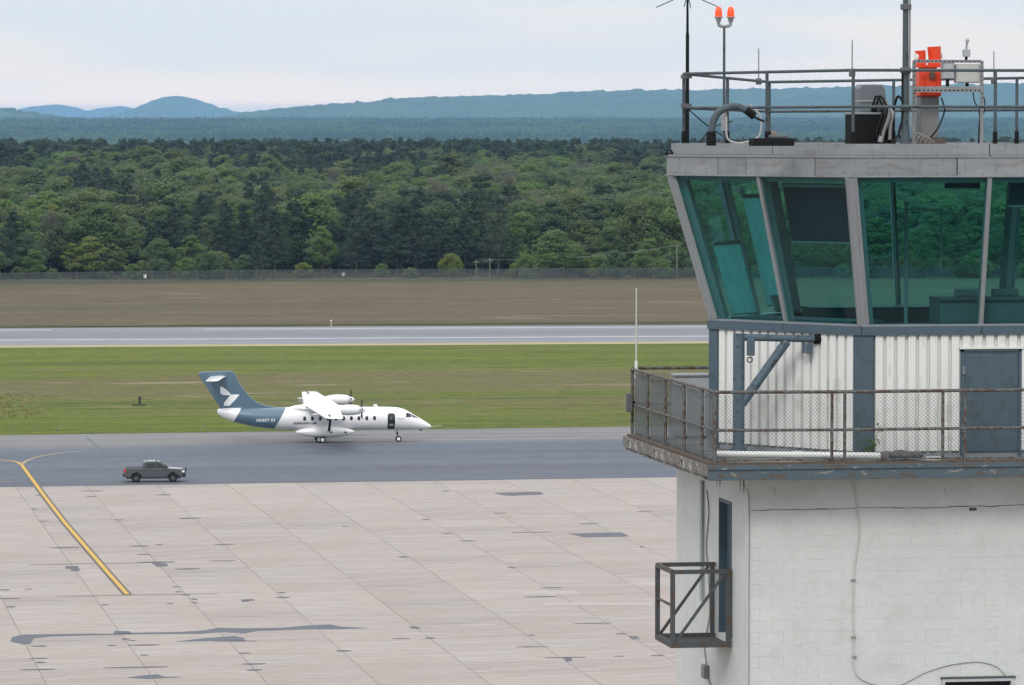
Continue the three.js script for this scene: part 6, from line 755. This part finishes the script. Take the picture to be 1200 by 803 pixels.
  { // dark cabinet with a grey hood and silver ducts
    const p = above(1019.5, 2.6), o = thing('roof_ventilator', 'black equipment cabinet with grey hood and silver hoses on the roof', 'cabinet', p); part('case', box(p.x - 0.36, p.x + 0.36, DK, DK + 0.53, p.z - 0.34, p.z + 0.34, 0.015), black, o); part('top_plate', box(p.x - 0.38, p.x + 0.38, DK + 0.532, DK + 0.57, p.z - 0.36, p.z + 0.36, 0.01), galv, o);
    part('hood', (() => { const s = new THREE.Shape([[-0.22, 0], [-0.22, 0.38], [-0.18, 0.44], [0.16, 0.44], [0.20, 0.38], [0.26, 0.0]].map((v) => new THREE.Vector2(...v))), g = new THREE.ExtrudeGeometry(s, { depth: 0.36, bevelEnabled: true, bevelSize: 0.02, bevelThickness: 0.02, bevelSegments: 2 }); g.translate(p.x, DK + 0.59, p.z - 0.18); return g; })(), M(0.13, 0.15, 0.17, 0.5), o); part('hood_band', box(p.x - 0.245, p.x + 0.27, DK + 0.74, DK + 0.78, p.z - 0.21, p.z + 0.215, 0.01), galv, o); part('fan_slot', box(p.x - 0.02, p.x + 0.16, DK + 0.582, DK + 0.64, p.z + 0.203, p.z + 0.22), black, o);
    const f = (x, y, z) => V(p.x + x, DK + y, p.z + z); part('hose', tube([f(0.08, 0.62, 0.26), f(0.16, 0.72, 0.42), f(0.22, 0.50, 0.46), f(0.12, 0.24, 0.46), f(0.06, 0.05, 0.5)], 0.05, 40, 12), silver, o); part('hose', tube([f(0.2, 0.66, 0.3), f(0.3, 0.56, 0.42), f(0.26, 0.36, 0.44), f(0.24, 0.1, 0.46)], 0.035, 30, 10), silver, o); for (const [a, c] of [[0.02, 0.5], [-0.04, 0.46], [0.34, 0.5]]) part('cable', tube([f(a, 0.6, 0.3), f(a + 0.05, 0.85, 0.44), f(a + 0.16, 0.62, c), f(a + 0.05, 0.2, c), f(a + 0.16, 0.03, c)], 0.022, 36, 8), cableM, o);
  }
  { // rotating beacon on its pedestal
    const p = above(1087, 2.3), px = (n) => n * 80.7 / F, o = thing('rotating_beacon', 'orange red rotating airport beacon on a grey pedestal', 'beacon', p); part('pedestal', uv(box(p.x - 0.165, p.x + 0.165, DK + 0.12, DK + 0.84, p.z - 0.16, p.z + 0.16, 0.02)), M(0.20, 0.205, 0.215, 0.6), o); part('plinth', box(p.x - 0.26, p.x + 0.26, DK, DK + 0.12, p.z - 0.26, p.z + 0.26, 0.01), M(0.11, 0.085, 0.08, 0.8), o);
    part('housing', [box(p.x - 0.19, p.x + 0.20, DK + 0.84, DK + 1.28, p.z - 0.2, p.z + 0.2, 0.03)], orange, o); for (const dx of [-0.1, 0.1]) part('housing_rib', box(p.x + dx - 0.008, p.x + dx + 0.008, DK + 0.86, DK + 1.18, p.z + 0.2, p.z + 0.212), orangeDark, o); part('bracket', box(p.x - 0.02, p.x + 0.07, DK + 1.14, DK + 1.26, p.z + 0.2, p.z + 0.26, 0.01), M(0.14, 0.09, 0.075, 0.6), o); part('turntable', [rod(V(p.x, DK + 1.29, p.z), V(p.x, DK + 1.34, p.z), 0.16, undefined, 24), rod(V(p.x, DK + 1.34, p.z), V(p.x, DK + 1.38, p.z), 0.235, undefined, 28)], orange, o);
    for (const [dx, yaw, s] of [[-0.125, 1.0, 0.78], [0.12, -0.5, 1.0]]) { const g = new THREE.CylinderGeometry(0.125 * s, 0.115 * s, 0.27 * s, 24, 1, true), lamp = part('lamp_drum', [(() => { const a = new THREE.CylinderGeometry(0.118 * s, 0.105 * s, 0.30 * s, 10); a.rotateZ(0.06); a.translate(p.x + dx, DK + 1.39 + 0.16 * s, p.z); return a; })(), box(p.x + dx - 0.1 * s, p.x + dx + 0.1 * s, DK + 1.38, DK + 1.43, p.z - 0.1, p.z + 0.1, 0.01)], orange, o); const lens = new THREE.CylinderGeometry(0.085 * s, 0.085 * s, 0.03, 20); lens.rotateX(Math.PI / 2); lens.translate(0, 0, 0.108 * s); lens.rotateY(dx < 0 ? -1.35 : 2.2); lens.translate(p.x + dx, DK + 1.39 + 0.16 * s, p.z); part('lens', lens, M(0.7, 0.7, 0.68, 0.1), lamp); }
    part('cable', tube([V(p.x + 0.2, DK + 0.82, p.z + 0.18), V(p.x + 0.24, DK + 0.6, p.z + 0.24), V(p.x + 0.12, DK + 0.3, p.z + 0.26), V(p.x - 0.1, DK + 0.04, p.z + 0.3)], 0.014, 30, 6), cableM, o);
  }
  { // slotted frame with instrument boxes beside the beacon
    const A = above(1071, 1.75), B = above(1150.5, 1.75), z = A.z, Y = (py) => EYE + (HORIZON - py) / F * 80.3, o = thing('instrument_rack', 'slotted grey steel rack standing behind the front roof rail', 'rack', V((A.x + B.x) / 2, DK, z)); const up = V(0, 1, 0);
    for (const x of [A.x, B.x]) { part('upright', bar(V(x, DK, z), V(x, Y(71), z), 0.055, 0.03, V(1, 0, 0)), galv, o); for (let y = Y(131); y < Y(73); y += 0.075) part('slot', box(x - 0.009, x + 0.009, y, y + 0.022, z + 0.0155, z + 0.018), black, o); }
    part('top_bar', bar(V(A.x, Y(71.5), z - 0.04), V(B.x, Y(71.5), z - 0.04), 0.05, 0.03, up), galv, o); part('shelf', [bar(V(A.x - 0.03, Y(104.5), z + 0.022), V(B.x + 0.03, Y(104.5), z + 0.022), 0.10, 0.012, up), bar(V(A.x, Y(101.5), z - 0.10), V(B.x, Y(101.5), z - 0.10), 0.012, 0.24, up)], galv, o); for (let x = A.x; x < B.x; x += 0.075) { part('slot', box(x, x + 0.035, Y(106.5), Y(105), z + 0.0285, z + 0.031), black, o); part('slot', box(x, x + 0.035, Y(72), Y(70.8), z - 0.0245, z - 0.022), black, o); }
    for (const [p0, p1, q0, q1, label] of [[1104, 1117.5, 72.5, 92.5, 'small grey instrument box on the roof rack beside the beacon'], [1119.5, 1148, 74.5, 97, 'large pale grey instrument box on the roof rack']]) { const a = above(p0, 1.85), b = above(p1, 1.85), t = thing('instrument_box', label, 'box', V((a.x + b.x) / 2, Y(q1), a.z)); part('case', box(a.x, b.x, Y(q1), Y(q0), a.z - 0.12, a.z + 0.06, 0.015), p1 > 1120 ? M(0.40, 0.41, 0.40, 0.5) : boxGrey, t); part('door', box(a.x + 0.02, b.x - 0.02, Y(q1) + 0.02, Y(q0) - 0.02, a.z + 0.061, a.z + 0.072, 0.004), p1 > 1120 ? M(0.42, 0.43, 0.42, 0.5) : M(0.36, 0.38, 0.41, 0.5), t); part('stub', rod(V((a.x + b.x) / 2, Y(101.6), a.z - 0.03), V((a.x + b.x) / 2, Y(q1), a.z - 0.03), 0.03, undefined, 10), black, t); if (p1 < 1120) part('dial', rod(V((a.x + b.x) / 2, Y(85), a.z + 0.07), V((a.x + b.x) / 2, Y(85), a.z + 0.08), 0.045, undefined, 16), boxGrey, t); }
    const s = above(1133, 1.85), t = thing('weather_sensor', 'small grey sensor on a stalk above the large instrument box', 'sensor', V(s.x, Y(72), s.z - 0.05)); part('stalk', rod(V(s.x, Y(72.5), s.z - 0.05), V(s.x, Y(66), s.z - 0.05), 0.025, undefined, 10), black, t); part('body', box(s.x - 0.055, s.x + 0.06, Y(66), Y(57), s.z - 0.11, s.z + 0.01, 0.012), boxGrey, t); part('neck', rod(V(s.x, Y(57), s.z - 0.05), V(s.x + 0.01, Y(49), s.z - 0.05), 0.018, undefined, 8), galv, t); part('head', (() => { const g = new THREE.SphereGeometry(0.038, 12, 10).scale(0.9, 1.1, 1); g.translate(s.x + 0.018, Y(47), s.z - 0.05); return g; })(), boxGrey, t);
    const c = thing('rack_cable', 'black cables hanging from the instrument rack to the deck', 'cable', V(B.x, DK, z)); for (const [x0, x1] of [[1140, 1147], [1151, 1140]]) { const a = above(x0, 1.8), b = above(x1, 1.8); part('cable', tube([V(a.x, Y(107), z - 0.05), V(a.x + 0.05, Y(122), z - 0.05), V(b.x + 0.12, Y(128), z - 0.06), V(B.x - 0.02, Y(140), z - 0.05), V(B.x - 0.05, DK + 0.02, z - 0.02)], 0.011, 30, 6), cableM, c); }
  }
  { // clamp on the drip edge at the left corner
    const r = cab(1.215, 1.185)[1], p = W(r[0], 30.5, r[1]), o = thing('edge_clamp', 'small black cable clamp at the left corner of the roof edge', 'clamp', p); part('ring', new THREE.TorusGeometry(0.05, 0.014, 8, 18).translate(p.x + 0.08, p.y + 0.02, p.z + 0.05), black, o); part('lug', box(p.x + 0.0, p.x + 0.16, p.y - 0.01, p.y + 0.02, p.z - 0.01, p.z + 0.05), black, o);
    const cb = thing('edge_cable', 'thin black cable dropping from the left roof corner over the fascia', 'cable', p); part('cable', tube([p.clone().add(V(0.09, 0.0, 0.08)), p.clone().add(V(0.14, -0.15, 0.075)), p.clone().add(V(0.16, -0.36, 0.08))], 0.006, 14, 5), cableM, cb);
  }
}
renderer.render(scene, camera);
